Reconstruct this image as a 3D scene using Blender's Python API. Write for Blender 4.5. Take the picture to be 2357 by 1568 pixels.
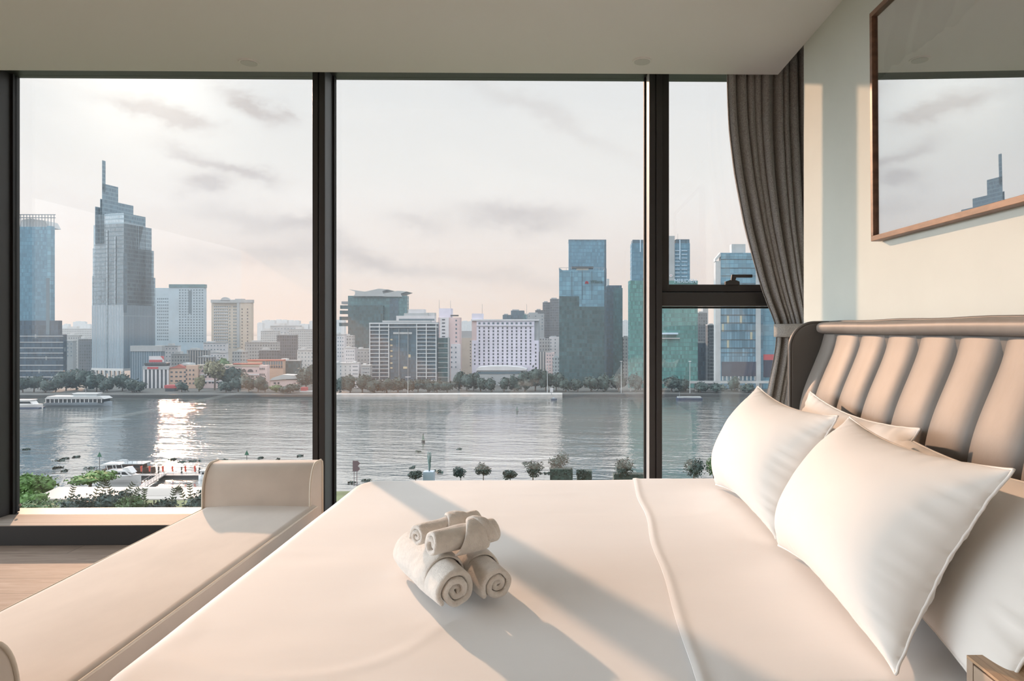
import bpy, math, random
from mathutils import Vector, noise as mnoise

S = bpy.context.scene
for o in list(bpy.data.objects):
    bpy.data.objects.remove(o, do_unlink=True)

# ------------------------------------------------------------------ camera
F_PX, PHI, VX, VY, CZ = 1571.0, 0.0151, 1282.0, 759.0, 1.234
PPX = VX + F_PX * math.tan(PHI)
COS, SIN = math.cos(PHI), math.sin(PHI)
cd = bpy.data.cameras.new('camera')
cam = bpy.data.objects.new('camera', cd)
S.collection.objects.link(cam)
S.camera = cam
cd.sensor_fit = 'HORIZONTAL'
cd.sensor_width = 36.0
cd.lens = F_PX * 36.0 / 2357.0
cd.shift_x = (1178.5 - PPX) / 2357.0
cd.shift_y = (VY - 784.0) / 2357.0
cd.clip_start, cd.clip_end = 0.02, 9000.0
cam.location = (0, 0, CZ)
cam.rotation_euler = (math.pi / 2, 0, -PHI)

# ------------------------------------------------------------------ exposure
S.view_settings.view_transform = 'Standard'
S.view_settings.look = 'None'
S.view_settings.gamma = 1.0
S.view_settings.exposure = 0.0
S.cycles.max_bounces = 8
S.cycles.diffuse_bounces = 4
S.cycles.glossy_bounces = 4
S.cycles.transmission_bounces = 6
S.cycles.transparent_max_bounces = 14
S.cycles.volume_bounces = 0
S.cycles.caustics_reflective = False
S.cycles.caustics_refractive = False
S.cycles.sample_clamp_indirect = 6.0
S.cycles.use_denoising = True
S.cycles.use_adaptive_sampling = True
S.cycles.adaptive_threshold = 0.02


def ray(x, y):
    """direction of a photo pixel, scaled so that its depth is 1"""
    a = (x - PPX) / F_PX
    k = COS - a * SIN
    return (a * COS + SIN) / k, ((VY - y) / F_PX) / k


def atY(x, y, Y):
    r = ray(x, y)
    return Vector((r[0] * Y, Y, CZ + r[1] * Y))


def atZ(x, y, z):
    r = ray(x, y)
    Y = (z - CZ) / r[1]
    return Vector((r[0] * Y, Y, z))


# ------------------------------------------------------------------ node helper
class NG:
    def __init__(self, tree):
        self.t = tree
        self.n = tree.nodes
        self.l = tree.links

    def new(self, kind, **kw):
        n = self.n.new(kind)
        for k, v in kw.items():
            setattr(n, k, v)
        return n

    def put(self, sock, v):
        if hasattr(v, 'is_linked') or hasattr(v, 'links'):
            self.l.new(v, sock)
        else:
            sock.default_value = v

    def m(self, op, a, b=None, c=None, clamp=False):
        n = self.new('ShaderNodeMath', operation=op)
        n.use_clamp = clamp
        self.put(n.inputs[0], a)
        if b is not None:
            self.put(n.inputs[1], b)
        if c is not None:
            self.put(n.inputs[2], c)
        return n.outputs[0]

    def vm(self, op, a, b=None):
        n = self.new('ShaderNodeVectorMath', operation=op)
        self.put(n.inputs[0], a)
        if b is not None:
            self.put(n.inputs[1], b)
        return n.outputs['Value'] if op in ('DOT_PRODUCT', 'LENGTH') else n.outputs[0]

    def xyz(self, x, y, z):
        n = self.new('ShaderNodeCombineXYZ')
        for i, v in enumerate((x, y, z)):
            self.put(n.inputs[i], v)
        return n.outputs[0]

    def sep(self, v):
        n = self.new('ShaderNodeSeparateXYZ')
        self.put(n.inputs[0], v)
        return n.outputs

    def mix(self, f, a, b, blend='MIX'):
        n = self.new('ShaderNodeMix', data_type='RGBA', blend_type=blend)
        self.put(n.inputs[0], f)
        for s, v in ((n.inputs[6], a), (n.inputs[7], b)):
            if isinstance(v, (tuple, list)) and len(v) == 3:
                v = (*v, 1.0)
            self.put(s, v)
        return n.outputs[2]

    def noise(self, vec, scale, detail=3.0, rough=0.5, dist=0.0):
        n = self.new('ShaderNodeTexNoise')
        if vec is not None:
            self.put(n.inputs['Vector'], vec)
        n.inputs['Scale'].default_value = scale
        n.inputs['Detail'].default_value = detail
        n.inputs['Roughness'].default_value = rough
        n.inputs['Distortion'].default_value = dist
        return n.outputs['Fac']

    def ramp(self, f, stops, interp='LINEAR'):
        n = self.new('ShaderNodeValToRGB')
        cr = n.color_ramp
        cr.interpolation = interp
        while len(cr.elements) < len(stops):
            cr.elements.new(0.5)
        for e, (p, c) in zip(cr.elements, stops):
            e.position = p
            e.color = (*c, 1.0) if len(c) == 3 else c
        self.put(n.inputs[0], f)
        return n.outputs[0]

    def rng(self, v, a, b, c, d, smooth=True):
        n = self.new('ShaderNodeMapRange')
        n.interpolation_type = 'SMOOTHSTEP' if smooth else 'LINEAR'
        self.put(n.inputs['Value'], v)
        for k, x in (('From Min', a), ('From Max', b), ('To Min', c), ('To Max', d)):
            self.put(n.inputs[k], x)
        return n.outputs[0]


# ------------------------------------------------------------------ sky
SUN_DIR = Vector((-0.60, 1.0, 0.375)).normalized()
SKY_UP, SKY_BACK, SKY_SIDE = 2.5, 1.25, 11.2   # brightness of the upper sky, the sky behind the camera, an added, unseen fill lobe left of the view
W = bpy.data.worlds.new('evening_sky')
S.world = W
W.use_nodes = True
W.node_tree.nodes.clear()
g = NG(W.node_tree)
dirv = g.vm('NORMALIZE', g.new('ShaderNodeTexCoord').outputs['Generated'])
sx, sy, sz = g.sep(dirv)
ysafe = g.m('MAXIMUM', g.m('ABSOLUTE', sy), 0.08)
u = g.m('DIVIDE', sx, ysafe)
w = g.m('DIVIDE', sz, ysafe)
base = g.ramp(g.m('MAXIMUM', sz, 0.0), [
    (0.0, (0.84, 0.655, 0.545)), (0.05, (0.84, 0.685, 0.59)), (0.12, (0.825, 0.725, 0.665)),
    (0.22, (0.815, 0.785, 0.755)), (0.34, (0.81, 0.805, 0.81)), (1.0, (0.74, 0.79, 0.88))])
# wispy streaks
uv = g.xyz(g.m('MULTIPLY', u, 1.0), g.m('ADD', g.m('MULTIPLY', w, 3.2), g.m('MULTIPLY', u, 0.9)), 0.0)
st = g.noise(uv, 3.1, 6.0, 0.62, 0.4)
base = g.mix(g.rng(st, 0.42, 0.72, 0.0, 0.30), base, (0.93, 0.89, 0.85))
base = g.mix(g.rng(g.noise(uv, 1.6, 5.0, 0.6, 0.6), 0.50, 0.78, 0.0, 0.22), base, (0.72, 0.66, 0.63))
# the clouds seen over the river, at their own directions
nz = g.new('ShaderNodeTexNoise')
g.put(nz.inputs['Vector'], g.xyz(u, g.m('MULTIPLY', w, 1.7), 0.3))
nz.inputs['Scale'].default_value = 9.0
nz.inputs['Detail'].default_value = 6.0
nz.inputs['Roughness'].default_value = 0.62
nr, ng_, nb = g.sep(nz.outputs['Color'])
ud = g.m('ADD', u, g.m('MULTIPLY', g.m('SUBTRACT', nr, 0.5), 0.13))
wd = g.m('ADD', w, g.m('MULTIPLY', g.m('SUBTRACT', ng_, 0.5), 0.075))
total = None
for (px, py, ax, ay, tilt, amp) in (
        (330, 250, 75, 22, 0.42, 0.75), (420, 285, 60, 20, 0.2, 0.8), (575, 242, 72, 20, 0.30, 0.95),
        (650, 250, 30, 10, 0.7, 0.4), (470, 365, 100, 16, 0.35, 0.55), (590, 400, 70, 16, 0.25, 0.6),
        (468, 424, 62, 20, 0.02, 0.75), (560, 500, 130, 26, 0.15, 0.45), (690, 510, 70, 26, 0.3, 0.5),
        (640, 585, 170, 34, 0.05, 0.55), (430, 600, 100, 26, 0.0, 0.35), (975, 515, 60, 18, 0.18, 0.45),
        (1180, 505, 120, 26, 0.12, 0.7), (880, 600, 120, 28, 0.25, 0.45), (1150, 635, 170, 24, 0.12, 0.35),
        (1250, 260, 200, 22, 0.45, 0.25), (1560, 620, 160, 60, 0.0, 0.25)):
    u0, w0 = ray(px, py)
    ca, sa = math.cos(tilt), math.sin(tilt)
    du = g.m('SUBTRACT', ud, u0)
    dw = g.m('SUBTRACT', w0, wd)          # image rows run downwards
    a = g.m('DIVIDE', g.m('ADD', g.m('MULTIPLY', du, ca), g.m('MULTIPLY', dw, sa)), ax / F_PX)
    b = g.m('DIVIDE', g.m('SUBTRACT', g.m('MULTIPLY', dw, ca), g.m('MULTIPLY', du, sa)), ay / F_PX)
    q = g.m('ADD', g.m('MULTIPLY', a, a), g.m('MULTIPLY', b, b))
    e = g.m('MULTIPLY', g.m('EXPONENT', g.m('MULTIPLY', q, -0.9)), amp)
    total = e if total is None else g.m('ADD', total, e)
total = g.m('MULTIPLY', total, g.rng(st, 0.30, 0.62, 0.55, 1.15))
total = g.m('MULTIPLY', total, g.rng(sy, 0.2, 0.4, 0.0, 1.0))
base = g.mix(g.m('MINIMUM', g.m('MULTIPLY', total, 1.22), 0.9), base, (0.52, 0.45, 0.425))
# glow of the sun behind thin cloud
dt = g.m('MAXIMUM', g.vm('DOT_PRODUCT', dirv, tuple(SUN_DIR)), 0.0)
gl = g.m('ADD', g.m('MULTIPLY', g.m('POWER', dt, 18.0), 0.015), g.m('MULTIPLY', g.m('POWER', dt, 260.0), 0.40))
glow = g.vm('MULTIPLY', g.xyz(gl, gl, gl), (1.0, 0.93, 0.82))
base = g.vm('ADD', base, glow)
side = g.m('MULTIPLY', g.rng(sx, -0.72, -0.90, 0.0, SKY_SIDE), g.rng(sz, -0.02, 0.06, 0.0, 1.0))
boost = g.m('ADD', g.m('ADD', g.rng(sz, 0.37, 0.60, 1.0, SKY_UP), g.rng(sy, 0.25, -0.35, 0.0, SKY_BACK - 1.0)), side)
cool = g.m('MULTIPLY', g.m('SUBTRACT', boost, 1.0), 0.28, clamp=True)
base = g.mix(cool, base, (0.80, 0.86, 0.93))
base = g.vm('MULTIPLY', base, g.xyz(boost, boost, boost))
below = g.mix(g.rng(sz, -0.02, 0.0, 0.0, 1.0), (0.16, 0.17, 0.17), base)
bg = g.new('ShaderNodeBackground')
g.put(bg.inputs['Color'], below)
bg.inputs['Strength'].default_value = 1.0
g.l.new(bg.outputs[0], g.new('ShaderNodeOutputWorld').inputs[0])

# ------------------------------------------------------------------ sun
sd = bpy.data.lights.new('sun', 'SUN')
sd.energy = 4.05
sd.color = (1.0, 0.625, 0.42)
sd.angle = math.radians(1.1)
sun = bpy.data.objects.new('sun', sd)
S.collection.objects.link(sun)
sun.rotation_euler = SUN_DIR.to_track_quat('Z', 'Y').to_euler()
sun.location = SUN_DIR * 60


# ------------------------------------------------------------------ mesh + object helpers
class MB:
    def __init__(self):
        self.v, self.f = [], []

    def add(self, vs, fs):
        o = len(self.v)
        self.v.extend(Vector(p) for p in vs)
        self.f.extend(tuple(i + o for i in q) for q in fs)
        return self

    def box(self, x0, x1, y0, y1, z0, z1):
        return self.add([(x, y, z) for z in (z0, z1) for x, y in ((x0, y0), (x1, y0), (x1, y1), (x0, y1))],
                        [(3, 2, 1, 0), (4, 5, 6, 7), (0, 1, 5, 4), (1, 2, 6, 5), (2, 3, 7, 6), (3, 0, 4, 7)])

    def prism(self, poly, a, b, axis='z'):
        """poly extruded from a to b; poly holds (x,y) for z, (x,z) for y, (y,z) for x"""
        def P(p, t):
            return {'z': (p[0], p[1], t), 'y': (p[0], t, p[1]), 'x': (t, p[0], p[1])}[axis]
        n = len(poly)
        vs = [P(p, a) for p in poly] + [P(p, b) for p in poly]
        fs = [tuple(range(n))[::-1], tuple(range(n, 2 * n))]
        fs += [(i, (i + 1) % n, n + (i + 1) % n, n + i) for i in range(n)]
        return self.add(vs, fs)

    def cyl(self, p0, p1, r0, r1=None, n=12, cap=True):
        p0, p1 = Vector(p0), Vector(p1)
        r1 = r0 if r1 is None else r1
        d = (p1 - p0).normalized()
        s = d.orthogonal().normalized()
        t = d.cross(s)
        vs = []
        for p, r in ((p0, r0), (p1, r1)):
            for i in range(n):
                a = 2 * math.pi * i / n
                vs.append(p + s * (math.cos(a) * r) + t * (math.sin(a) * r))
        fs = [(i, (i + 1) % n, n + (i + 1) % n, n + i) for i in range(n)]
        if cap:
            fs += [tuple(range(n))[::-1], tuple(range(n, 2 * n))]
        return self.add(vs, fs)

    def tube(self, pts, r, n=8, squash=1.0):
        pts = [Vector(p) for p in pts]
        vs, up = [], None
        for i, p in enumerate(pts):
            d = (pts[min(i + 1, len(pts) - 1)] - pts[max(i - 1, 0)]).normalized()
            if up is None:
                up = d.orthogonal().normalized()
            s = (up - d * up.dot(d)).normalized()
            up = s
            t = d.cross(s)
            rr = r(i / (len(pts) - 1)) if callable(r) else r
            for k in range(n):
                a = 2 * math.pi * k / n
                vs.append(p + s * (math.cos(a) * rr) + t * (math.sin(a) * rr * squash))
        fs = [(i * n + k, i * n + (k + 1) % n, (i + 1) * n + (k + 1) % n, (i + 1) * n + k)
              for i in range(len(pts) - 1) for k in range(n)]
        fs += [tuple(range(n))[::-1], tuple(range((len(pts) - 1) * n, len(pts) * n))]
        return self.add(vs, fs)

    def grid(self, nu, nv, fn, wrap=False):
        vs = [fn(i / (nu - 1) if not wrap else i / nu, j / (nv - 1)) for j in range(nv) for i in range(nu)]
        mu = nu if wrap else nu - 1
        fs = [(j * nu + i, j * nu + (i + 1) % nu, (j + 1) * nu + (i + 1) % nu, (j + 1) * nu + i)
              for j in range(nv - 1) for i in range(mu)]
        return self.add(vs, fs)

    def ball(self, c, rx, ry, rz, n=10, m=7, jit=0.0, rnd=None):
        vs = []
        for j in range(m + 1):
            th = math.pi * j / m
            for i in range(n):
                a = 2 * math.pi * i / n
                k = 1 + (rnd.uniform(-jit, jit) if rnd else 0)
                vs.append((c[0] + rx * k * math.sin(th) * math.cos(a), c[1] + ry * k * math.sin(th) * math.sin(a),
                           c[2] + rz * k * math.cos(th)))
        fs = [(j * n + i, (j + 1) * n + i, (j + 1) * n + (i + 1) % n, j * n + (i + 1) % n) for j in range(m) for i in range(n)]
        return self.add(vs, fs)

    def build(self, name, mat, parent=None, smooth=False, bevel=0.0, seg=2, origin=None, subsurf=0, solid=0.0, fix=True):
        if parent is not None:
            org, p = Vector((0, 0, 0)), parent
            while p is not None:
                org = org + p.location
                p = p.parent
        elif origin is not None:
            org = Vector(origin)
        else:
            lo = [min(p[k] for p in self.v) for k in range(3)]
            hi = [max(p[k] for p in self.v) for k in range(3)]
            org = Vector(((lo[0] + hi[0]) / 2, (lo[1] + hi[1]) / 2, lo[2]))
        me = bpy.data.meshes.new(name)
        me.from_pydata([tuple(p - org) for p in self.v], [], self.f)
        if fix:
            import bmesh
            bm = bmesh.new()
            bm.from_mesh(me)
            bmesh.ops.recalc_face_normals(bm, faces=bm.faces)
            bm.to_mesh(me)
            bm.free()
        me.materials.append(mat)
        if smooth:
            for q in me.polygons:
                q.use_smooth = True
        o = bpy.data.objects.new(name, me)
        S.collection.objects.link(o)
        if parent is not None:
            o.parent = parent
        else:
            o.location = org
        if solid:
            md = o.modifiers.new('thickness', 'SOLIDIFY')
            md.thickness = solid
            md.offset = 0
        if bevel:
            md = o.modifiers.new('edges', 'BEVEL')
            md.width = bevel
            md.segments = seg
            md.limit_method = 'ANGLE'
            md.angle_limit = math.radians(40)
            md.harden_normals = False
        if subsurf:
            md = o.modifiers.new('smooth', 'SUBSURF')
            md.levels = md.render_levels = subsurf
        return o


def tag(o, label=None, cat=None, group=None, kind=None):
    if label:
        o['label'] = label
    if cat:
        o['category'] = cat
    if group:
        o['group'] = group
    if kind:
        o['kind'] = kind
    return o


def empty(name, loc, label=None, cat=None, group=None, kind=None, parent=None):
    o = bpy.data.objects.new(name, None)
    S.collection.objects.link(o)
    o.empty_display_size = 0.1
    o.location = loc
    if parent is not None:
        o.parent = parent
    return tag(o, label, cat, group, kind)


def box(name, mat, x0, x1, y0, y1, z0, z1, parent=None, bevel=0.0, **kw):
    return MB().box(x0, x1, y0, y1, z0, z1).build(name, mat, parent, bevel=bevel, **kw)


# ------------------------------------------------------------------ materials
def srgb(r, g_, b):
    def c(x):
        x /= 255.0
        return x / 12.92 if x <= 0.04045 else ((x + 0.055) / 1.055) ** 2.4
    return (c(r), c(g_), c(b))


def mat(name, col, rough=0.6, metal=0.0, var=None, bump=None, sheen=0.0, spec=0.5, coat=0.0, coords='Object', stretch=(1, 1, 1)):
    m = bpy.data.materials.new(name)
    m.use_nodes = True
    t = NG(m.node_tree)
    p = t.n['Principled BSDF']
    p.inputs['Base Color'].default_value = (*col, 1)
    p.inputs['Roughness'].default_value = rough
    p.inputs['Metallic'].default_value = metal
    p.inputs['Specular IOR Level'].default_value = spec
    if sheen:
        p.inputs['Sheen Weight'].default_value = sheen
        p.inputs['Sheen Roughness'].default_value = 0.5
    if coat:
        p.inputs['Coat Weight'].default_value = coat
        p.inputs['Coat Roughness'].default_value = 0.05
    co = t.new('ShaderNodeTexCoord').outputs[coords]
    vec = t.vm('MULTIPLY', co, stretch)
    if var:
        sc, amt = var
        f = t.noise(vec, sc, 4.0, 0.55)
        lo = tuple(c * (1 - amt) for c in col)
        hi = tuple(min(1.0, c * (1 + amt)) for c in col)
        t.put(p.inputs['Base Color'], t.mix(t.rng(f, 0.3, 0.7, 0.0, 1.0), lo, hi))
    if bump:
        for i, (sc, st_, dist) in enumerate(bump if isinstance(bump, list) else [bump]):
            b = t.new('ShaderNodeBump')
            b.inputs['Strength'].default_value = st_
            b.inputs['Distance'].default_value = dist
            t.put(b.inputs['Height'], t.noise(vec, sc, 4.0, 0.6))
            if i:
                t.l.new(last.outputs[0], b.inputs['Normal'])
            last = b
        t.l.new(last.outputs[0], p.inputs['Normal'])
    return m


def glass_mat(name, f0=0.045, tint=(1, 1, 1), k=0.95):
    """thin clear pane: see-through plus an angle-dependent mirror"""
    m = bpy.data.materials.new(name)
    m.use_nodes = True
    t = NG(m.node_tree)
    t.n.clear()
    geo = t.new('ShaderNodeNewGeometry')
    c = t.m('ABSOLUTE', t.vm('DOT_PRODUCT', geo.outputs['Incoming'], geo.outputs['Normal']))
    fr = t.m('ADD', f0, t.m('MULTIPLY', k, t.m('POWER', t.m('SUBTRACT', 1.0, c, clamp=True), 5.0)), clamp=True)
    tr = t.new('ShaderNodeBsdfTransparent')
    tr.inputs[0].default_value = (*tint, 1)
    gl_ = t.new('ShaderNodeBsdfGlossy')
    gl_.inputs['Roughness'].default_value = 0.0
    gl_.inputs['Color'].default_value = (0.95, 0.98, 1.0, 1)
    mx = t.new('ShaderNodeMixShader')
    t.put(mx.inputs[0], fr)
    t.l.new(tr.outputs[0], mx.inputs[1])
    t.l.new(gl_.outputs[0], mx.inputs[2])
    t.l.new(mx.outputs[0], t.new('ShaderNodeOutputMaterial').inputs[0])
    return m


def facade(name, pane, line, cw, ch, lw=0.12, lh=0.22, var=0.35, rough=0.25, alt=None, altp=0.0, minor=None):
    """curtain wall: panes of slightly different tone between mullions and floor bands"""
    m = bpy.data.materials.new(name)
    m.use_nodes = True
    t = NG(m.node_tree)
    p = t.n['Principled BSDF']
    x, y, z = t.sep(t.new('ShaderNodeTexCoord').outputs['Object'])
    u_ = t.m('DIVIDE', t.m('ADD', x, y), cw)
    v_ = t.m('DIVIDE', z, ch)
    fu, fv = t.m('FRACT', u_), t.m('FRACT', v_)
    ln = t.m('MAXIMUM', t.m('LESS_THAN', fu, lw), t.m('LESS_THAN', fv, lh))
    wn = t.new('ShaderNodeTexWhiteNoise')
    wn.noise_dimensions = '2D'
    t.put(wn.inputs['Vector'], t.xyz(t.m('FLOOR', u_), t.m('FLOOR', v_), 0.0))
    r = wn.outputs['Value']
    pc = t.mix(r, tuple(c * (1 - var) for c in pane), tuple(min(1, c * (1 + var)) for c in pane))
    big = t.noise(t.xyz(t.m('MULTIPLY', x, 0.5), t.m('MULTIPLY', y, 0.5), z), 0.05, 3.0)
    pc = t.mix(t.rng(big, 0.35, 0.65, 0.0, 0.35), pc, tuple(c * 0.6 for c in pane))
    if alt:
        pc = t.mix(t.m('GREATER_THAN', r, 1.0 - altp), pc, (*alt, 1))
    t.put(p.inputs['Base Color'], t.mix(ln, pc, line))
    t.put(p.inputs['Roughness'], t.m('ADD', rough, t.m('MULTIPLY', ln, 0.5), clamp=True))
    return m

# ================================================================== ROOM
WX, CEIL, GLY, CEDGE = 1.266, 2.695, 4.2, 3.891      # headboard wall, ceiling height, glass depth, ceiling edge
NICHE_Y, NICHE_X, LEFT_X, REAR_Y = 3.483, 1.63, -5.6, -4.2
SILL_Z, HEAD_Z = 0.115, 2.785

m_wall = mat('painted_wall', (0.66, 0.69, 0.64), 0.85, var=(3.0, 0.02), bump=(260.0, 0.06, 0.002))
m_ceil = mat('painted_ceiling', (0.82, 0.82, 0.82), 0.9, bump=(200.0, 0.05, 0.002))
m_frame = mat('dark_aluminium', (0.030, 0.030, 0.031), 0.42, metal=0.0, spec=0.45)
m_groove = mat('black_gasket', (0.006, 0.006, 0.007), 0.6)
m_glass = glass_mat('window_glass', 0.045, (0.985, 0.995, 0.99))


def oak(name, a, b, rough, along='y', board=0.16, blen=1.9, gap=0.0025, grain=1.0, spec=0.5):
    m = bpy.data.materials.new(name)
    m.use_nodes = True
    t = NG(m.node_tree)
    p = t.n['Principled BSDF']
    x, y, z = t.sep(t.new('ShaderNodeTexCoord').outputs['Object'])
    across, length = (x, y) if along == 'y' else (y, x)
    row = t.m('FLOOR', t.m('DIVIDE', across, board))
    sh = t.m('MULTIPLY', t.m('FRACT', t.m('MULTIPLY', row, 0.618)), blen)
    lp = t.m('DIVIDE', t.m('ADD', length, sh), blen)
    wn = t.new('ShaderNodeTexWhiteNoise')
    wn.noise_dimensions = '2D'
    t.put(wn.inputs['Vector'], t.xyz(row, t.m('FLOOR', lp), 0.0))
    r = wn.outputs['Value']
    ga = t.xyz(t.m('MULTIPLY', across, 24.0), t.m('ADD', t.m('MULTIPLY', length, 1.6), t.m('MULTIPLY', r, 30.0)), z)
    n1 = t.noise(ga, 1.6, 6.0, 0.65, 1.6)
    n2 = t.noise(t.xyz(t.m('MULTIPLY', across, 160.0), t.m('MULTIPLY', length, 5.0), z), 1.0, 3.0, 0.6)
    f = t.m('ADD', t.m('MULTIPLY', n1, 0.75 * grain), t.m('MULTIPLY', n2, 0.35 * grain))
    c = t.mix(t.rng(f, 0.32, 0.78, 0.0, 1.0), a, b)
    c = t.mix(t.m('MULTIPLY', r, 0.25), c, tuple(k * 0.75 for k in b))
    fa, fl = t.m('FRACT', t.m('DIVIDE', across, board)), t.m('FRACT', lp)
    seam = t.m('MAXIMUM', t.m('LESS_THAN', fa, gap / board * 2), t.m('LESS_THAN', fl, gap / blen * 2))
    c = t.mix(t.m('MULTIPLY', seam, 0.6), c, tuple(k * 0.35 for k in b))
    t.put(p.inputs['Base Color'], c)
    p.inputs['Roughness'].default_value = rough
    p.inputs['Specular IOR Level'].default_value = spec
    bp = t.new('ShaderNodeBump')
    bp.inputs['Strength'].default_value = 0.25
    bp.inputs['Distance'].default_value = 0.002
    t.put(bp.inputs['Height'], t.m('SUBTRACT', f, seam))
    t.l.new(bp.outputs[0], p.inputs['Normal'])
    return m


m_floor = oak('oak_floor', (0.34, 0.265, 0.215), (0.18, 0.128, 0.095), 0.65, spec=0.2, along='x', board=0.19, blen=2.0)
m_sill = oak('pale_sill_board', (0.33, 0.285, 0.25), (0.27, 0.23, 0.195), 0.6, spec=0.08, along='x', board=0.5, blen=9.0, grain=0.8)


def struct(o, label=None):
    o['kind'] = 'structure'
    if label:
        o['label'] = label
    return o


struct(box('floor', m_floor, LEFT_X - 0.2, NICHE_X + 0.2, REAR_Y - 0.2, GLY + 0.2, -0.2, 0.0), 'oak plank floor of the bedroom')
mb = MB().box(LEFT_X - 0.2, NICHE_X + 0.2, REAR_Y - 0.2, NICHE_Y, CEIL, 3.1)
mb.box(LEFT_X - 0.2, WX, NICHE_Y, CEDGE, CEIL, 3.1)
mb.box(LEFT_X - 0.2, NICHE_X + 0.2, CEDGE, GLY + 0.25, 2.98, 3.1)
mb.box(WX, NICHE_X + 0.2, NICHE_Y, CEDGE, 2.98, 3.1)
struct(mb.build('ceiling', m_ceil), 'white painted ceiling with a curtain slot along the window')
mb = MB().box(WX, NICHE_X + 0.25, REAR_Y - 0.2, NICHE_Y, -0.2, CEIL)
mb.box(NICHE_X, NICHE_X + 0.25, NICHE_Y, GLY + 0.2, -0.2, 2.98)
struct(mb.build('wall_right', m_wall), 'pale grey-green wall behind the headboard')
struct(box('wall_left', m_wall, LEFT_X - 0.2, LEFT_X, REAR_Y, GLY + 0.2, -0.2, 0.1))
m_bounce = mat('warm_bounce_wall', (0.84, 0.60, 0.40), 0.6, var=(8.0, 0.08))  # warm colour added to the unseen back wall to bounce light forward
struct(box('wall_back', m_bounce, LEFT_X - 0.2, WX, REAR_Y - 0.2, REAR_Y, -0.2, CEIL))

# ---- window wall: dark frames
MULL = [(-1.499 - 0.0, -1.37), (0.536, 0.648)]


def xpx(px, Y):
    return ray(px, 700)[0] * Y


# mullions stand 0.15 m into the room; each is two halves with a groove between
def mullion(n, xl, xr, label):
    e = empty('trim_%d' % n, (0.5 * (xl + xr), GLY, 0.0), label, None, None, 'structure')
    mid = 0.5 * (xl + xr)
    gapw = 0.004
    MB().box(xl, mid - gapw, GLY - 0.15, GLY + 0.06, SILL_Z, 2.98).build('mullion_half', m_frame, e, bevel=0.0015)
    MB().box(mid + gapw, xr, GLY - 0.15, GLY + 0.06, SILL_Z, 2.98).build('mullion_half', m_frame, e, bevel=0.0015)
    MB().box(mid - gapw, mid + gapw, GLY - 0.142, GLY + 0.05, SILL_Z, 2.97).build('groove', m_groove, e)
    return e


M1 = (xpx(719, 4.05), xpx(747, 4.05))
M2 = (xpx(1495, 4.05), xpx(1524, 4.05))
M0 = (xpx(28, 4.2) - 0.078, xpx(28, 4.2))
m1_ = mullion(1, M0[0], M0[1], 'dark aluminium mullion at the left end of the view')
m2_ = mullion(2, M1[0], M1[1], 'dark aluminium mullion between the two widest panes')
m3 = mullion(3, M2[0], M2[1], 'dark aluminium mullion beside the opening sash')
m_reveal = mat('pale_anodised_strip', (0.50, 0.48, 0.46), 0.45)
m_reveal2 = mat('grey_anodised_strip', (0.085, 0.095, 0.11), 0.45)
MB().box(M2[0] - 0.0015, M2[0] - 0.0002, GLY - 0.146, GLY - 0.016, SILL_Z, 2.90).build('reveal_strip', m_reveal, m3)
MB().box(M1[1] + 0.0002, M1[1] + 0.0015, GLY - 0.146, GLY - 0.016, SILL_Z, 2.90).build('reveal_strip', m_reveal2, m2_)


e = empty('trim_4', (-1.0, GLY, 2.79), 'dark head frame along the top of the window wall', kind='structure')
for xa, xb in ((LEFT_X, M0[0]), (M0[1], M1[0]), (M1[1], M2[0]), (M2[1], NICHE_X)):
    MB().box(xa, xb, GLY - 0.10, GLY + 0.06, HEAD_Z, 2.98).build('head_rail', m_frame, e, bevel=0.002)
# sill: low plinth with a pale board on top
e = empty('trim_5', (-1.0, 4.0, 0.0), 'low dark plinth with pale sill board under the window', kind='structure')
MB().box(LEFT_X, NICHE_X, 3.945, GLY + 0.15, 0.0, SILL_Z - 0.004).build('plinth', m_frame, e, bevel=0.002)
MB().box(LEFT_X, NICHE_X, 3.945, GLY - 0.02, SILL_Z - 0.004, SILL_Z).build('sill_board', m_sill, e)


def pane(parent, xa, xb, z0, z1, gl=0.014):
    MB().box(xa + gl, xb - gl, GLY + 0.004, GLY + 0.016, z0, z1).build('pane', m_glass, parent)
    g_ = MB()
    g_.box(xa, xa + gl, GLY - 0.012, GLY + 0.024, z0, z1)
    g_.box(xb - gl, xb, GLY - 0.012, GLY + 0.024, z0, z1)
    g_.build('gasket', m_groove, parent)


bays = [(LEFT_X, M0[0]), (M0[1], M1[0]), (M1[1], M2[0])]
labels = ['tall fixed window bay left of the frame', 'tall fixed window pane over the boats and the stepped tower',
          'widest fixed window pane over the white hotel']
for i, ((xa, xb), lb) in enumerate(zip(bays, labels)):
    e = empty('window_%d' % (i + 1), (0.5 * (xa + xb), GLY, SILL_Z), lb, kind='structure')
    pane(e, xa, xb, SILL_Z, HEAD_Z)
# unseen glazing added on the left to let in more fill light
e = empty('window_5', (LEFT_X - 0.1, 0.0, 0.1), 'glazed side wall added left of the frame for fill light', kind='structure')
ys_ = [REAR_Y, -2.1, 0.0, 2.1, GLY]
for ya, yb in zip(ys_, ys_[1:]):
    MB().box(LEFT_X - 0.11, LEFT_X - 0.098, ya + 0.04, yb - 0.04, 0.1, 2.69).build('pane', m_glass, e)
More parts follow.
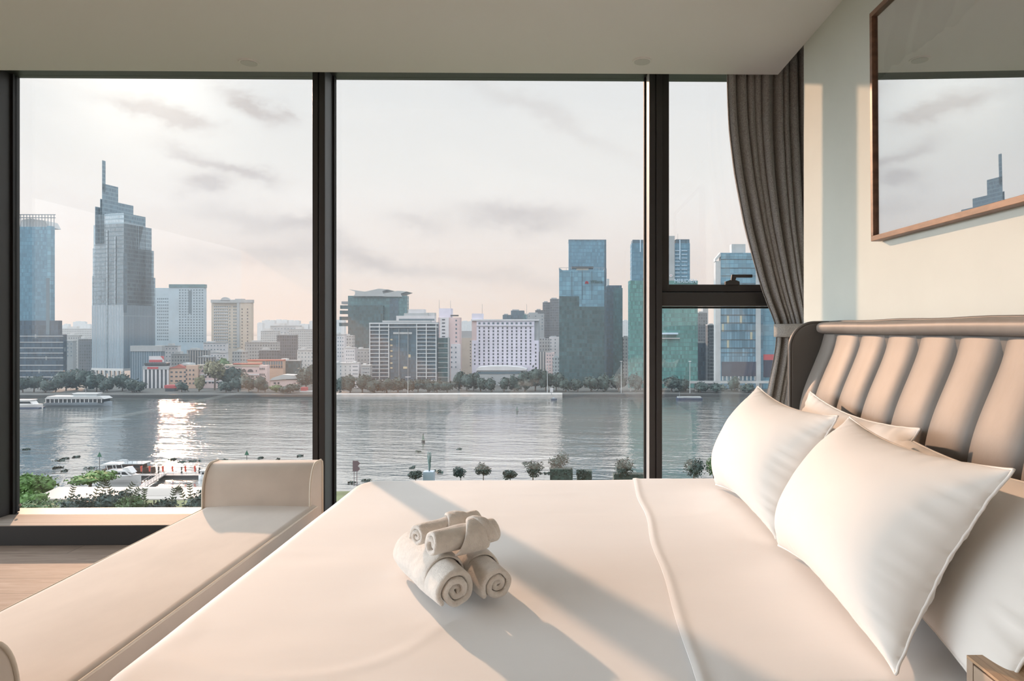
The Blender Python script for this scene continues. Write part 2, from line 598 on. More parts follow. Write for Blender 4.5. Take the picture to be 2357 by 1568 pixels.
# right bay: opening sash above, fixed pane below
xa, xb = M2[1], NICHE_X
e = empty('window_4', (0.5 * (xa + xb), GLY, SILL_Z), 'window bay with a tilting upper sash beside the curtain', kind='structure')
zt0, zt1 = atY(1600, 703, 4.06).z, atY(1600, 673, 4.06).z
MB().box(xa, xb, GLY - 0.14, GLY + 0.05, zt0, zt1).build('transom', m_frame, e, bevel=0.002)
m_lip = mat('satin_grey_aluminium', (0.16, 0.155, 0.16), 0.4)
MB().box(xa, xb, GLY - 0.142, GLY - 0.10, zt0 - 0.006, zt0 - 0.001).build('transom_lip', m_lip, e)
zs0, zs1 = zt1 + 0.006, atY(1600, 655, 4.09).z
sx1 = xpx(1540, 4.09)
sash = MB()
sash.box(xa + 0.002, sx1, GLY - 0.11, GLY + 0.03, zs0, 2.79)
sash.box(sx1, xb - 0.03, GLY - 0.11, GLY + 0.03, zs0, zs1)
sash.box(xb - 0.03, xb, GLY - 0.11, GLY + 0.03, zs0, 2.79)
so = sash.build('sash_frame', m_frame, e, bevel=0.002)
MB().box(sx1, xb - 0.03, GLY + 0.004, GLY + 0.016, zs1, HEAD_Z).build('pane', m_glass, e)
MB().box(xa + 0.002, xb, GLY + 0.004, GLY + 0.016, SILL_Z, zt0 - 0.008).build('pane', m_glass, e)
MB().box(xa, xb, GLY - 0.02, GLY + 0.024, zt0 - 0.014, zt0 - 0.004).build('gasket', m_groove, e)
# lever handle on the sash
h0, h1 = atY(1669, 655, 4.07), atY(1701, 644, 4.07)
hb = MB().prism([(h0.x, zs1 - 0.004), (h1.x, zs1 - 0.004), (h1.x, zs1 + 0.016), (h1.x - 0.028, zs1 + 0.026),
                 (h0.x + 0.032, zs1 + 0.026), (h0.x, zs1 + 0.016)], 4.055, 4.088, 'y').build('handle_base', m_frame, e, bevel=0.0015)
hl0, hl1 = atY(1684, 638, 4.06), atY(1731, 634, 4.06)
zl = atY(1700, 634.5, 4.06).z
MB().prism([(hl0.x - 0.006, zs1 + 0.02), (hl0.x + 0.020, zs1 + 0.02), (hl0.x + 0.026, zl - 0.012), (hl1.x, zl - 0.012), (hl1.x, zl + 0.006),
            (hl0.x, zl + 0.006)], 4.048, 4.066, 'y').build('handle_lever', m_frame, e, bevel=0.002)
# round sticker on the lower corner of the glass
st0 = atY(46, 1163, GLY)
m_white = mat('white_paper', (0.8, 0.8, 0.78), 0.7)
m_gray = mat('grey_print', (0.18, 0.18, 0.18), 0.7)
sk = empty('glass_sticker', (st0.x, GLY, st0.z), 'small round white sticker low on the window pane', 'sticker')
MB().cyl((st0.x, GLY + 0.0005, st0.z), (st0.x, GLY + 0.0035, st0.z), 0.0085, n=24).build('disc', m_white, sk)
mk = MB()
mk.box(st0.x - 0.004, st0.x + 0.004, GLY, GLY + 0.0006, st0.z + 0.0025, st0.z + 0.0040)
mk.box(st0.x - 0.004, st0.x + 0.004, GLY, GLY + 0.0006, st0.z - 0.0045, st0.z - 0.0030)
mk.prism([(st0.x + 0.002, st0.z + 0.0025), (st0.x + 0.004, st0.z + 0.0025), (st0.x - 0.002, st0.z - 0.0030), (st0.x - 0.004, st0.z - 0.0030)], GLY, GLY + 0.0006, 'y')
mk.build('print', m_gray, sk)

# ---- ceiling fittings
m_disc = mat('white_plastic', (0.80, 0.80, 0.78), 0.5)
m_lens = mat('matt_grey_disc', (0.62, 0.63, 0.62), 0.6)


def ceiling_disc(px, py, lb):
    p = atZ(px, py, CEIL)
    e = empty('ceiling_sprinkler_cover', (p.x, p.y, CEIL), lb, 'ceiling fitting', 'ceiling fittings near the window')
    MB().cyl((p.x, p.y, CEIL - 0.006), (p.x, p.y, CEIL + 0.001), 0.052, 0.054, 48).build('rim', m_disc, e, smooth=False)
    MB().cyl((p.x, p.y, CEIL - 0.0085), (p.x, p.y, CEIL - 0.005), 0.043, 0.043, 48).build('disc', m_lens, e)


ceiling_disc(573, 143, 'round white ceiling fitting above the left window bay')
ceiling_disc(1478, 140, 'round white ceiling fitting near the curtain side')

# ---- curtain
m_curt = mat('grey_curtain_cloth', (0.30, 0.297, 0.292), 0.9, var=(160.0, 0.28), bump=(500.0, 0.35, 0.003), sheen=0.3, stretch=(1, 1, 1))
CY = 3.958
edge = [(167, 1672), (230, 1673), (300, 1676), (400, 1688), (520, 1711), (650, 1745), (700, 1762), (745, 1783), (775, 1786),
        (830, 1778), (900, 1764), (960, 1752), (1100, 1736), (1240, 1730)]


def interp(tab, x):
    if x <= tab[0][0]:
        return tab[0][1]
    for (a, fa), (b, fb) in zip(tab, tab[1:]):
        if x <= b:
            t = (x - a) / (b - a)
            return fa + (fb - fa) * t
    return tab[-1][1]


def lin(a, b, t):
    return a + (b - a) * t


def smooth(a, b, x):
    t = min(1.0, max(0.0, (x - a) / (b - a)))
    return t * t * (3 - 2 * t)


zl_edge = sorted((atY(px, py, CY).z, atY(px, py, CY).x) for py, px in edge)


def xl_at(z):
    # three-point average keeps the drape curve free of kinks
    return (interp(zl_edge, z - 0.06) + interp(zl_edge, z) * 2 + interp(zl_edge, z + 0.06)) / 4


TIE_Z = 0.5 * (atY(1800, 745, CY).z + atY(1800, 775, CY).z)
cphase = [random.Random(7).uniform(-0.5, 0.5) for _ in range(40)]


def curtain_pt(s, t):
    z = 2.95 - 2.93 * t
    xl = xl_at(z)
    tight = math.exp(-((z - TIE_Z) / 0.40) ** 2)
    xr = lin(1.59, 1.56, tight)
    n = 12.0
    ph = 2 * math.pi * (s * n + 0.22 * math.sin(s * 23.0) + 0.12 * math.sin(2.2 * z + s * 9))
    # one deep fold near the corner, narrow pleats elsewhere
    deep = math.exp(-((s - 0.74) / 0.10) ** 2)
    amp = lin(0.050, 0.027, tight) * (0.78 + 0.30 * math.sin(s * 37.0 + 1.0) + 0.5 * deep) * smooth(0.0, 0.05, s + 0.01)
    x = xl + (xr - xl) * s ** (1.0 - 0.12 * tight) + lin(0.012, 0.004, tight) * math.cos(ph) * (1 if 0.02 < s < 0.98 else 0)
    y = CY + amp * math.sin(ph) - 0.05 * tight * (1 - abs(2 * s - 1)) + 0.004 * mnoise.noise(Vector((s * 14, z * 2.5, 3.0)))
    y -= 0.020 * (1 - smooth(0.0, 0.10, s))
    if z > 2.60:
        y = max(y, 3.899)
    return (x, y, z)


cu = empty('curtain', (1.4, CY, 0.02), 'dark grey curtain gathered by a tieback in the window corner', 'curtain')
MB().grid(265, 110, curtain_pt).build('drape', m_curt, cu, smooth=True, solid=0.003, fix=False)
m_tie = mat('tieback_cloth', (0.38, 0.38, 0.37), 0.9, var=(200.0, 0.2), bump=(420.0, 0.3, 0.002), sheen=0.3)
tb = MB()
xa, xb = xl_at(TIE_Z) - 0.008, 1.575
tz0, tz1 = atY(1800, 776, 3.92).z, atY(1800, 746, 3.92).z


def tie_pt(s, t):
    a = 2 * math.pi * s
    cx, rx, ry = 0.5 * (xa + xb), 0.5 * (xb - xa), 0.062
    c, sn = math.cos(a), math.sin(a)
    x = cx + rx * (abs(c) ** 0.55) * (1 if c >= 0 else -1)
    y = CY - 0.036 + ry * (abs(sn) ** 0.6) * (1 if sn >= 0 else -1)
    return (x, y, lin(tz0, tz1, t) + 0.012 * (x - xa))


tb.grid(72, 6, tie_pt, wrap=True)
tb.build('tieback', m_tie, cu, smooth=True, solid=0.006, fix=False)
MB().box(0.95, 1.62, CY - 0.02, CY + 0.02, 2.945, 2.98).build('track', m_disc, cu)


# ================================================================== BED
m_linen = mat('white_cotton_sheet', (0.845, 0.835, 0.825), 0.75, var=(2.2, 0.015), sheen=0.15,
              bump=[(5.0, 0.10, 0.012), (900.0, 0.05, 0.0008)], stretch=(0.7, 1.6, 1))
m_leather = mat('taupe_upholstery', (0.225, 0.20, 0.178), 0.5, var=(9.0, 0.08), bump=[(14.0, 0.12, 0.004), (420.0, 0.10, 0.001)], spec=0.4, stretch=(1, 1, 0.35))
m_leather_shade = mat('taupe_upholstery_shaded', (0.13, 0.122, 0.112), 0.5, bump=(420.0, 0.10, 0.001), spec=0.4)  # same leather darkened, so its colour carries the shade on the wing
m_bedbase = mat('bed_base_cloth', (0.20, 0.18, 0.16), 0.8)

BZ, BX0, BX1, BY0, BY1 = 0.564, -0.888, 1.075, 1.235, 3.085
ER, CR = 0.050, 0.13                # edge roll and plan corner radius


def drape(x, y, off=0.0, drop=0.5):
    ix0, ix1, iy0, iy1 = BX0 + CR, BX1 + 0.4, BY0 + CR, BY1 - CR
    qx, qy = min(max(x, ix0), ix1), min(max(y, iy0), iy1)
    dx, dy = x - qx, y - qy
    d = math.hypot(dx, dy)
    flat = CR - ER
    wv = 0.0020 * mnoise.noise(Vector((x * 2.1, y * 3.4, 1.7))) + 0.0011 * mnoise.noise(Vector((x * 5.0 + y, y * 9.0, 4.2)))
    crease = mnoise.noise(Vector((x * 1.5 + 9, y * 2.0, 7.7)))
    wv += 0.0016 * max(0.0, 1 - abs(crease) * 16) * (0.4 + 0.6 * mnoise.noise(Vector((x, y, 2.0))))
    if d <= flat:
        return Vector((x, y, BZ + off + wv))
    nx, ny = dx / d, dy / d
    a = (d - flat)
    R = ER + off
    if a < R * math.pi / 2:
        h, z = flat + R * math.sin(a / R), BZ + off - R * (1 - math.cos(a / R))
        z += wv * (1 - a / (R * 1.6))
    else:
        k = a - R * math.pi / 2
        h, z = flat + R + 0.008 * math.sin(9 * (x + y)) * min(1, k * 4), BZ - ER - k
    return Vector((qx + nx * h, qy + ny * h, max(z, 0.09)))


bed = empty('bed', (0.1, 2.16, 0.0), 'wide bed with white sheets and a padded taupe headboard', 'bed')
MB().box(BX0 + 0.03, BX1, BY0 + 0.03, BY1 - 0.03, 0.0, 0.26).build('bed_base', m_bedbase, bed, bevel=0.02)
MB().box(BX0 + 0.012, BX1, BY0 + 0.012, BY1 - 0.012, 0.262, BZ - 0.012).build('mattress', m_linen, bed, bevel=0.045, seg=4)
EXT = 0.40
MB().grid(230, 190, lambda s, t: drape(lin(BX0 - EXT, BX1, s), lin(BY0 - EXT, BY1 + EXT, t))).build('duvet', m_linen, bed, smooth=True, fix=False)


def hem_x(y):
    return lin(0.262, 0.338, (y - 1.3) / 1.76) + 0.010 * mnoise.noise(Vector((y * 1.9, 0.3, 5.0))) + 0.004 * math.sin(y * 11)


def sheet_pt(s, t):
    y = lin(BY0 - EXT, BY1 + EXT, t)
    x = lin(hem_x(y), BX1 - 0.005, s ** 1.6)
    rol = 0.003 * math.exp(-((x - hem_x(y) - 0.012) / 0.012) ** 2)
    return drape(x, y, 0.003 + rol)


MB().grid(70, 190, sheet_pt).build('top_sheet', m_linen, bed, smooth=True, solid=0.003, fix=False)

# headboard: back panel, padded channels, rolled top, wing
HZ0, HZ1 = 0.30, 1.213
HY1, HY0 = 3.055, 0.98
hbp = MB().box(1.205, 1.262, HY0, 3.075, 0.02, 1.245).build('headboard', m_leather_shade, bed, bevel=0.012)


def hx(z):
    k = smooth(0.80, 1.235, z)
    return 1.085 + 0.112 * k ** 1.35


seams = [3.075, 2.934, 2.695, 2.476, 2.255, 2.034, 1.823, 1.61, 1.40, 1.19, 0.98]
for ya, yb in zip(seams, seams[1:]):
    def chan(s, t, ya=ya, yb=yb):
        z = lin(HZ0, HZ1, t)
        e_ = 1 - abs(2 * s - 1) ** 3.0
        dome = min(1.0, (1 - t) * 9.0) ** 0.5
        b = 0.032 * (e_ ** 0.5) * (0.78 + 0.22 * dome)
        b *= 1 + 0.03 * mnoise.noise(Vector((ya * 5, s * 2, z * 4)))
        return (hx(z) + 0.026 - b, lin(ya, yb, s), z)
    c_ = MB().grid(25, 44, chan)
    # close the sides back to the panel
    n0 = len(c_.v)
    c_.grid(2, 44, lambda s, t: (lin(hx(lin(HZ0, HZ1, t)) + 0.026, 1.21, s), ya, lin(HZ0, HZ1, t)))
    c_.grid(2, 44, lambda s, t: (lin(hx(lin(HZ0, HZ1, t)) + 0.026, 1.21, s), yb, lin(HZ0, HZ1, t)))
    c_.grid(25, 2, lambda s, t: Vector((lin(chan(s, 1.0)[0], 1.21, t), lin(ya, yb, s), HZ1)))
    c_.build('channel', m_leather, hbp, smooth=True)


def rail(s, t):
    a = 2 * math.pi * s
    y = lin(3.052, HY0, t)
    c, sn = math.cos(a), math.sin(a)
    return (1.212 + 0.046 * (abs(c) ** 0.8) * (1 if c >= 0 else -1), y, 1.241 + 0.026 * (abs(sn) ** 0.75) * (1 if sn >= 0 else -1) + 0.001 * math.sin(y * 7))


MB().grid(28, 60, rail, wrap=True).build('rolled_top', m_leather, hbp, smooth=True, fix=False)
MB().tube([(1.232, lin(3.06, HY0, i / 20), 1.268 + 0.0016 * math.sin(i * 1.3)) for i in range(21)], 0.0055, 8).build('piping', m_leather_shade, hbp, smooth=True)
# wing at the window end: rounded front top corner
pr = [(1.262, 0.02), (1.058, 0.02), (1.058, 1.12)]
for i in range(13):
    a = math.pi - i / 12 * math.pi / 2
    pr.append((1.168 + 0.11 * math.cos(a), 1.150 + 0.117 * math.sin(a)))
pr.append((1.262, 1.268))
MB().prism(pr, 3.078, 3.125, 'y').build('wing', m_leather_shade, hbp, bevel=0.012, seg=3)
rimp = [(x, 3.083, z) for x, z in pr[1:]]
MB().tube(rimp, 0.006, 8).build('wing_piping', m_leather_shade, hbp, smooth=True)


# ------------------------------------------------------------------ pillows
m_pillow = mat('white_pillowcase', (0.77, 0.735, 0.69), 0.7, var=(3.0, 0.012), sheen=0.2,
               bump=[(5.0, 0.07, 0.012), (900.0, 0.05, 0.0008)])


def pillow(label, bf, bn, tn, tf, front, back, seed, nrm_hint=(-1, -0.25, 0.5), pinch=0.030, sag=0.0, group='white bed pillows'):
    """bf, bn, tn, tf: bottom-far, bottom-near, top-near, top-far corners"""
    bf, bn, tn, tf = map(Vector, (bf, bn, tn, tf))
    nrm = (bn - bf).cross(tf - bf).normalized()
    if nrm.dot(Vector(nrm_hint)) < 0:
        nrm = -nrm
    U = ((bn - bf) + (tn - tf)).normalized()
    V = ((tf - bf) + (tn - bn)).normalized()
    NU, NV = 78, 58

    def surf(s, t, side):
        a, b = 2 * s - 1, 2 * t - 1
        # sample denser towards the rim
        a = math.sin(a * math.pi / 2) * 0.55 + a * 0.45
        b = math.sin(b * math.pi / 2) * 0.55 + b * 0.45
        p = (bf * ((1 - a) / 2) + bn * ((1 + a) / 2)) * ((1 - b) / 2) + (tf * ((1 - a) / 2) + tn * ((1 + a) / 2)) * ((1 + b) / 2)
        p = p - U * (a * abs(a) * pinch * (1 - b * b)) - V * (b * abs(b) * pinch * 1.1 * (1 - a * a))
        ex, ey = 1 - abs(a) ** 2.3, 1 - abs(b) ** 2.3
        prof = (max(0.0, ex) * max(0.0, ey)) ** 0.55
        # low belly: filling slides down
        prof *= 1 + sag * (-b) * 0.6
        rim = max(abs(a), abs(b))
        q = Vector((a * 2.2 + seed * 3.1, b * 2.0, seed * 1.7))
        # gathers that run in from the seam
        edge_w = smooth(0.70, 0.97, rim) * (1 - smooth(0.97, 1.0, rim) * 0.6)
        along = b if abs(a) > abs(b) else a
        gath = mnoise.noise(Vector((along * 13.0 + seed * 5, rim * 1.5, seed * 2.0)))
        big = mnoise.noise(q)
        th = (front if side > 0 else back) * prof
        th += (0.0065 * gath * edge_w + 0.004 * big * prof + 0.0010 * mnoise.noise(q * 3.1) * prof) * (1 if side > 0 else 0.6)
        w_ = 0.004 * mnoise.noise(Vector((along * 5.0, seed * 3.3, 1.0))) * smooth(0.8, 1.0, rim)
        return p + nrm * (th * side + w_)

    mb = MB()
    mb.grid(NU, NV, lambda s, t: surf(s, t, 1))
    mb.grid(NU, NV, lambda s, t: surf(s, t, -1))
    e = empty('pillow', (bf + bn) / 2, label, 'pillow', group)
    import bmesh
    o = mb.build('pillowcase', m_pillow, e, smooth=True, fix=False)
    bm = bmesh.new()
    bm.from_mesh(o.data)
    bmesh.ops.remove_doubles(bm, verts=bm.verts, dist=0.0008)
    bmesh.ops.recalc_face_normals(bm, faces=bm.faces)
    bm.to_mesh(o.data)
    bm.free()
    # seam welt round the rim
    rim = []
    for i in range(NU):
        rim.append(surf(i / (NU - 1), 0, 1))
    for j in range(1, NV):
        rim.append(surf(1, j / (NV - 1), 1))
    for i in range(1, NU):
        rim.append(surf(1 - i / (NU - 1), 1, 1))
    for j in range(1, NV - 1):
        rim.append(surf(0, 1 - j / (NV - 1), 1))
    rim.append(rim[0])
    MB().tube(rim, 0.0032, 6).build('seam', m_pillow, e, smooth=True)
    return e


P = lambda px, py, Y: atY(px, py, Y)
pillow('front white pillow leaning nearest the window', (0.668, 2.86, 0.582), (0.680, 2.10, 0.585), (0.872, 2.10, 0.965), (0.872, 2.945, 0.988), 0.150, 0.050, 1, sag=0.30)
pillow('large front white pillow leaning nearest the camera', (0.660, 2.03, 0.590), (0.640, 1.280, 0.583), (0.868, 1.284, 0.968), (0.868, 2.015, 0.975), 0.155, 0.050, 2, sag=0.30)
pillow('white pillow tucked behind the pillow by the window', (0.840, 2.74, 0.585), (0.850, 1.93, 0.585), (1.020, 1.90, 0.955), (1.020, 2.735, 0.985), 0.055, 0.050, 3)
pillow('white pillow tucked behind the pillow nearest the camera', (0.820, 2.04, 0.600), (0.740, 1.14, 0.590), (1.015, 1.14, 0.930), (1.015, 2.045, 0.932), 0.060, 0.050, 4)

# ------------------------------------------------------------------ rolled towels
m_towel = mat('cream_terry_cloth', (0.86, 0.81, 0.75), 0.95, var=(60.0, 0.05), sheen=0.5,
              bump=[(110.0, 0.6, 0.005), (380.0, 0.8, 0.003)])


def rolled_towel(label, c0, c1, R, turns, seed, floor_z=None, lump=0.004, group='rolled white towels stacked on the bed', squash=1.0):
    """spiral of thick cloth; c0 = end seen by the camera, c1 = other end"""
    rnd = random.Random(seed)
    c0, c1 = Vector(c0), Vector(c1)
    ax = (c1 - c0)
    L = ax.length
    ax.normalize()
    sd_ = ax.cross(Vector((0, 0, 1))).normalized()
    up = sd_.cross(ax)
    pitch = (R - 0.006) / turns
    half = pitch * 0.47
    NT = int(30 * turns)
    ends, body = 5, 16
    prof = []                                     # (axis position 0..L, radial offset -1..1)
    rr = half
    for i in range(body + 1):
        prof.append((lin(rr, L - rr, i / body), 1.0))
    for i in range(1, ends):
        a = math.pi * i / ends
        prof.append((L - rr + rr * math.sin(a), math.cos(a)))
    for i in range(body + 1):
        prof.append((lin(L - rr, rr, i / body), -1.0))
    for i in range(1, ends):
        a = math.pi * i / ends
        prof.append((rr - rr * math.sin(a), -math.cos(a)))
    NP = len(prof)
    start = rnd.uniform(3.6, 4.4)
    vs = []
    for k in range(NT + 1):
        th = 2 * math.pi * turns * k / NT
        rc = R - half - pitch * th / (2 * math.pi)
        rc = max(rc, half * 0.75)
        tip = min(1.0, (NT - k) / 4.0, (k + 1) / 3.0)
        inner = k / NT
        shift = 0.010 * mnoise.noise(Vector((seed, inner * 3.0, 0.2))) + 0.006 * inner
        for (t, o) in prof:
            f = t / L
            taper = 1.0 - 0.05 * abs(2 * f - 1) ** 3
            lumpn = lump * mnoise.noise(Vector((math.cos(start + th) * 1.6 + seed, math.sin(start + th) * 1.6, f * 3.5))) * (1 - inner)
            r = rc * taper + o * half * (0.35 + 0.65 * tip) + lumpn
            a = start - th
            p = c0 + ax * (t + shift * (1 - 2 * f)) + sd_ * (r * math.cos(a)) + up * (r * math.sin(a) * squash)
            p += Vector([0.0012 * mnoise.noise(p * 60 + Vector((i * 7, seed, 0))) for i in range(3)])
            if floor_z is not None and p.z < floor_z:
                p.z = floor_z + 0.15 * (p.z - floor_z)
            vs.append(p)
    fs = [(k * NP + i, k * NP + (i + 1) % NP, (k + 1) * NP + (i + 1) % NP, (k + 1) * NP + i) for k in range(NT) for i in range(NP)]
    fs += [tuple(range(NP)), tuple(range(NT * NP, (NT + 1) * NP))[::-1]]
    e = empty('rolled_towel', (c0.x, c0.y, min(p.z for p in vs)), label, 'towel', group)
    MB().add(vs, fs).build('towel_roll', m_towel, e, smooth=True, subsurf=1)
    return e, (c0, ax, sd_, up, L, R)


def flap(e, fr, la, lb, a0, a1, name='tucked_flap', lift=0.004, nu=26, nv=34):
    """corner of the cloth wrapped over the roll: at angle a it spans la(t)..lb(t) along the axis"""
    c0, ax, sd_, up, L, R = fr

    def pt(s, t):
        f = lin(la(t), lb(t), s)
        a = math.radians(lin(a0, a1, t))
        puff = 0.005 * (max(0.0, 1 - (2 * s - 1) ** 4) * max(0.0, 1 - (2 * t - 1) ** 6)) ** 0.5
        r = R + lift - 0.004 + puff + 0.0022 * mnoise.noise(Vector((s * 4, t * 5, R * 90)))
        r *= 1.0 - 0.05 * abs(2 * f - 1) ** 3
        return c0 + ax * (L * f) + sd_ * (r * math.cos(a)) + up * (r * math.sin(a))
    MB().grid(nu, nv, pt).build(name, m_towel, e, smooth=True, solid=0.006, subsurf=1, fix=False)


BT = BZ + 0.001
eA, fA = rolled_towel('large rolled towel lowest at the left of the stack', (-0.232, 1.605, BT + 0.055), (-0.410, 1.925, BT + 0.055), 0.057, 2.9, 11, BT)
eB, fB = rolled_towel('large rolled towel lowest at the right of the stack', (-0.142, 1.659, BT + 0.048), (-0.316, 1.976, BT + 0.049), 0.050, 2.6, 12, BT)
zt = BT + 0.114
eC, fC = rolled_towel('small rolled towel on top of the stack in front', (-0.313, 1.672, zt + 0.028), (-0.158, 1.790, zt + 0.030), 0.038, 2.3, 13)
eD, fD = rolled_towel('small rolled towel on top of the stack at the back', (-0.362, 1.748, zt + 0.026), (-0.215, 1.890, zt + 0.028), 0.034, 2.2, 14)
flap(eA, fA, lambda t: 0.20 + 0.10 * (1 - t), lambda t: 0.96, -40, 215, lift=0.0)
flap(eC, fC, lambda t: lin(0.60, 0.30, t ** 0.8), lambda t: lin(0.66, 0.80, t ** 0.6), 112, -55)
flap(eC, fC, lambda t: lin(0.60, 0.74, t), lambda t: lin(0.70, 0.90, t), 120, -10, lift=0.007)
flap(eD, fD, lambda t: lin(0.52, 0.36, t), lambda t: lin(0.62, 0.86, t), 125, 0)
flap(eB, fB, lambda t: 0.26 + 0.04 * t, lambda t: 0.97, -30, 200, lift=-0.001)

# ------------------------------------------------------------------ bench
m_suede = mat('beige_suede', (0.60, 0.52, 0.445), 0.85, var=(5.0, 0.06), sheen=0.35, bump=[(6.0, 0.08, 0.01), (600.0, 0.10, 0.001)], stretch=(1.0, 0.5, 1))
m_pipe = mat('cream_piping', (0.72, 0.64, 0.54), 0.8)
m_dwood = mat('dark_wood', (0.05, 0.035, 0.025), 0.5)
SX0, SX1, SY0, SY1, SZ = -1.472, -1.014, 1.27, 2.90, 0.494
bn = empty('bench', ((SX0 + SX1) / 2, 2.1, 0.0), 'long beige upholstered bench with rounded arms at the bed foot', 'bench')


def seat_pt(s, t):
    a, b = 2 * s - 1, 2 * t - 1
    return None


sb = MB()
NX, NY = 40, 90


def seat_top(s, t):
    x, y = lin(SX0, SX1, s), lin(SY0, SY1, t)
    d = min(s, 1 - s) * (SX1 - SX0)
    z = SZ - 0.010 * max(0.0, 1 - d / 0.016) ** 2 + 0.005 * math.sin(math.pi * s)
    z += 0.0014 * mnoise.noise(Vector((x * 6, y * 3, 0.4)))
    return (x, y, z)


sb.grid(NX, NY, seat_top)
sb.grid(2, NY, lambda s, t: (SX1, lin(SY0, SY1, t), lin(SZ - 0.010, SZ - 0.13, s)))
sb.grid(2, NY, lambda s, t: (SX0, lin(SY0, SY1, t), lin(SZ - 0.010, SZ - 0.13, s)))
sb.build('seat_cushion', m_suede, bn, smooth=True)
MB().tube([(SX1 + 0.001, lin(SY0, SY1, i / 40), SZ - 0.008) for i in range(41)], 0.0042, 8).build('seat_piping', m_pipe, bn, smooth=True)
MB().tube([(SX0 - 0.001, lin(SY0, SY1, i / 40), SZ - 0.008) for i in range(41)], 0.0042, 8).build('seat_piping', m_pipe, bn, smooth=True)
MB().box(SX0 + 0.01, SX1 - 0.01, 1.19, 2.99, 0.17, SZ - 0.12).build('bench_frame', m_suede, bn, bevel=0.015)
for lx in (SX0 + 0.05, SX1 - 0.05):
    for ly in (1.26, 2.92):
        MB().cyl((lx, ly, 0.0), (lx, ly, 0.175), 0.014, 0.022, 14).build('leg', m_dwood, bn)


def arm(yin, yout):
    d = 1 if yout > yin else -1
    pr = [(yin, 0.30), (yin, 0.535)]
    for i in range(1, 11):
        a = i / 10 * math.pi / 2
        pr.append((yin + d * 0.075 * (1 - math.cos(a)), 0.535 + 0.130 * math.sin(a)))
    pr.append((yout - d * 0.02, 0.665))
    pr.append((yout - d * 0.004, 0.655))
    pr.append((yout, 0.635))
    pr.append((yout, 0.30))
    ax0, ax1 = SX0 - 0.006, SX1 - 0.018
    o = MB().prism(pr, ax0, ax1, 'x').build('arm', m_suede, bn, bevel=0.008, seg=3)
    for q in o.data.polygons:
        q.use_smooth = len(q.vertices) == 4
    for xx in (ax0, ax1):
        MB().tube([(xx, y, z) for y, z in pr], 0.0048, 8).build('piping', m_pipe, o, smooth=True)


arm(2.868, 3.018)
arm(1.322, 1.172)

# ------------------------------------------------------------------ nightstand
m_oakn = oak('pale_oak_veneer', (0.58, 0.40, 0.25), (0.40, 0.25, 0.145), 0.45, along='y', board=0.045, blen=3.0, gap=0.0006, grain=1.0)
m_oakside = oak('greyed_oak_veneer', (0.50, 0.39, 0.29), (0.36, 0.27, 0.20), 0.5, along='y', board=0.09, blen=3.0, gap=0.0006)
nc = atZ(2225, 1508, 0.648)
ns = empty('nightstand', (nc.x + 0.24, nc.y - 0.22, 0.0), 'pale oak bedside table at the lower right corner of the view', 'nightstand')
NX0, NX1, NY1, NY0, NZ = nc.x, 1.255, nc.y, nc.y - 0.42, 0.648
MB().box(NX0, NX1, NY0, NY1, NZ - 0.005, NZ).build('top_panel', m_oakn, ns)
cb = MB()
cb.box(NX0, NX1, NY1 - 0.018, NY1, 0.05, NZ - 0.0052)
cb.box(NX0, NX1, NY0, NY0 + 0.018, 0.05, NZ - 0.0052)
cb.box(NX0 + 0.02, NX1, NY0 + 0.02, NY1 - 0.02, 0.05, 0.07)
cb.box(NX0 + 0.02, NX1, NY0 + 0.02, NY1 - 0.02, NZ - 0.03, NZ - 0.0055)
cb.box(NX1 - 0.012, NX1, NY0 + 0.02, NY1 - 0.02, 0.05, NZ - 0.03)
cb.build('carcass', m_oakside, ns)
for za, zb in ((0.075, 0.345), (0.352, NZ - 0.008)):
    dr = MB().box(NX0 - 0.001, NX0 + 0.018, NY0 + 0.021, NY1 - 0.021, za, zb).build('drawer', m_oakside, ns, bevel=0.0015)
for yy in (NY0 + 0.04, NY1 - 0.04):
    for xx in (NX0 + 0.05, NX1 - 0.05):
        MB().cyl((xx, yy, 0.0), (xx, yy, 0.05), 0.015, 0.018, 12).build('leg', m_dwood, ns)

# ------------------------------------------------------------------ framed picture
m_walnut = mat('walnut_frame', (0.20, 0.105, 0.062), 0.45, var=(26.0, 0.30), stretch=(1, 0.25, 1.0))


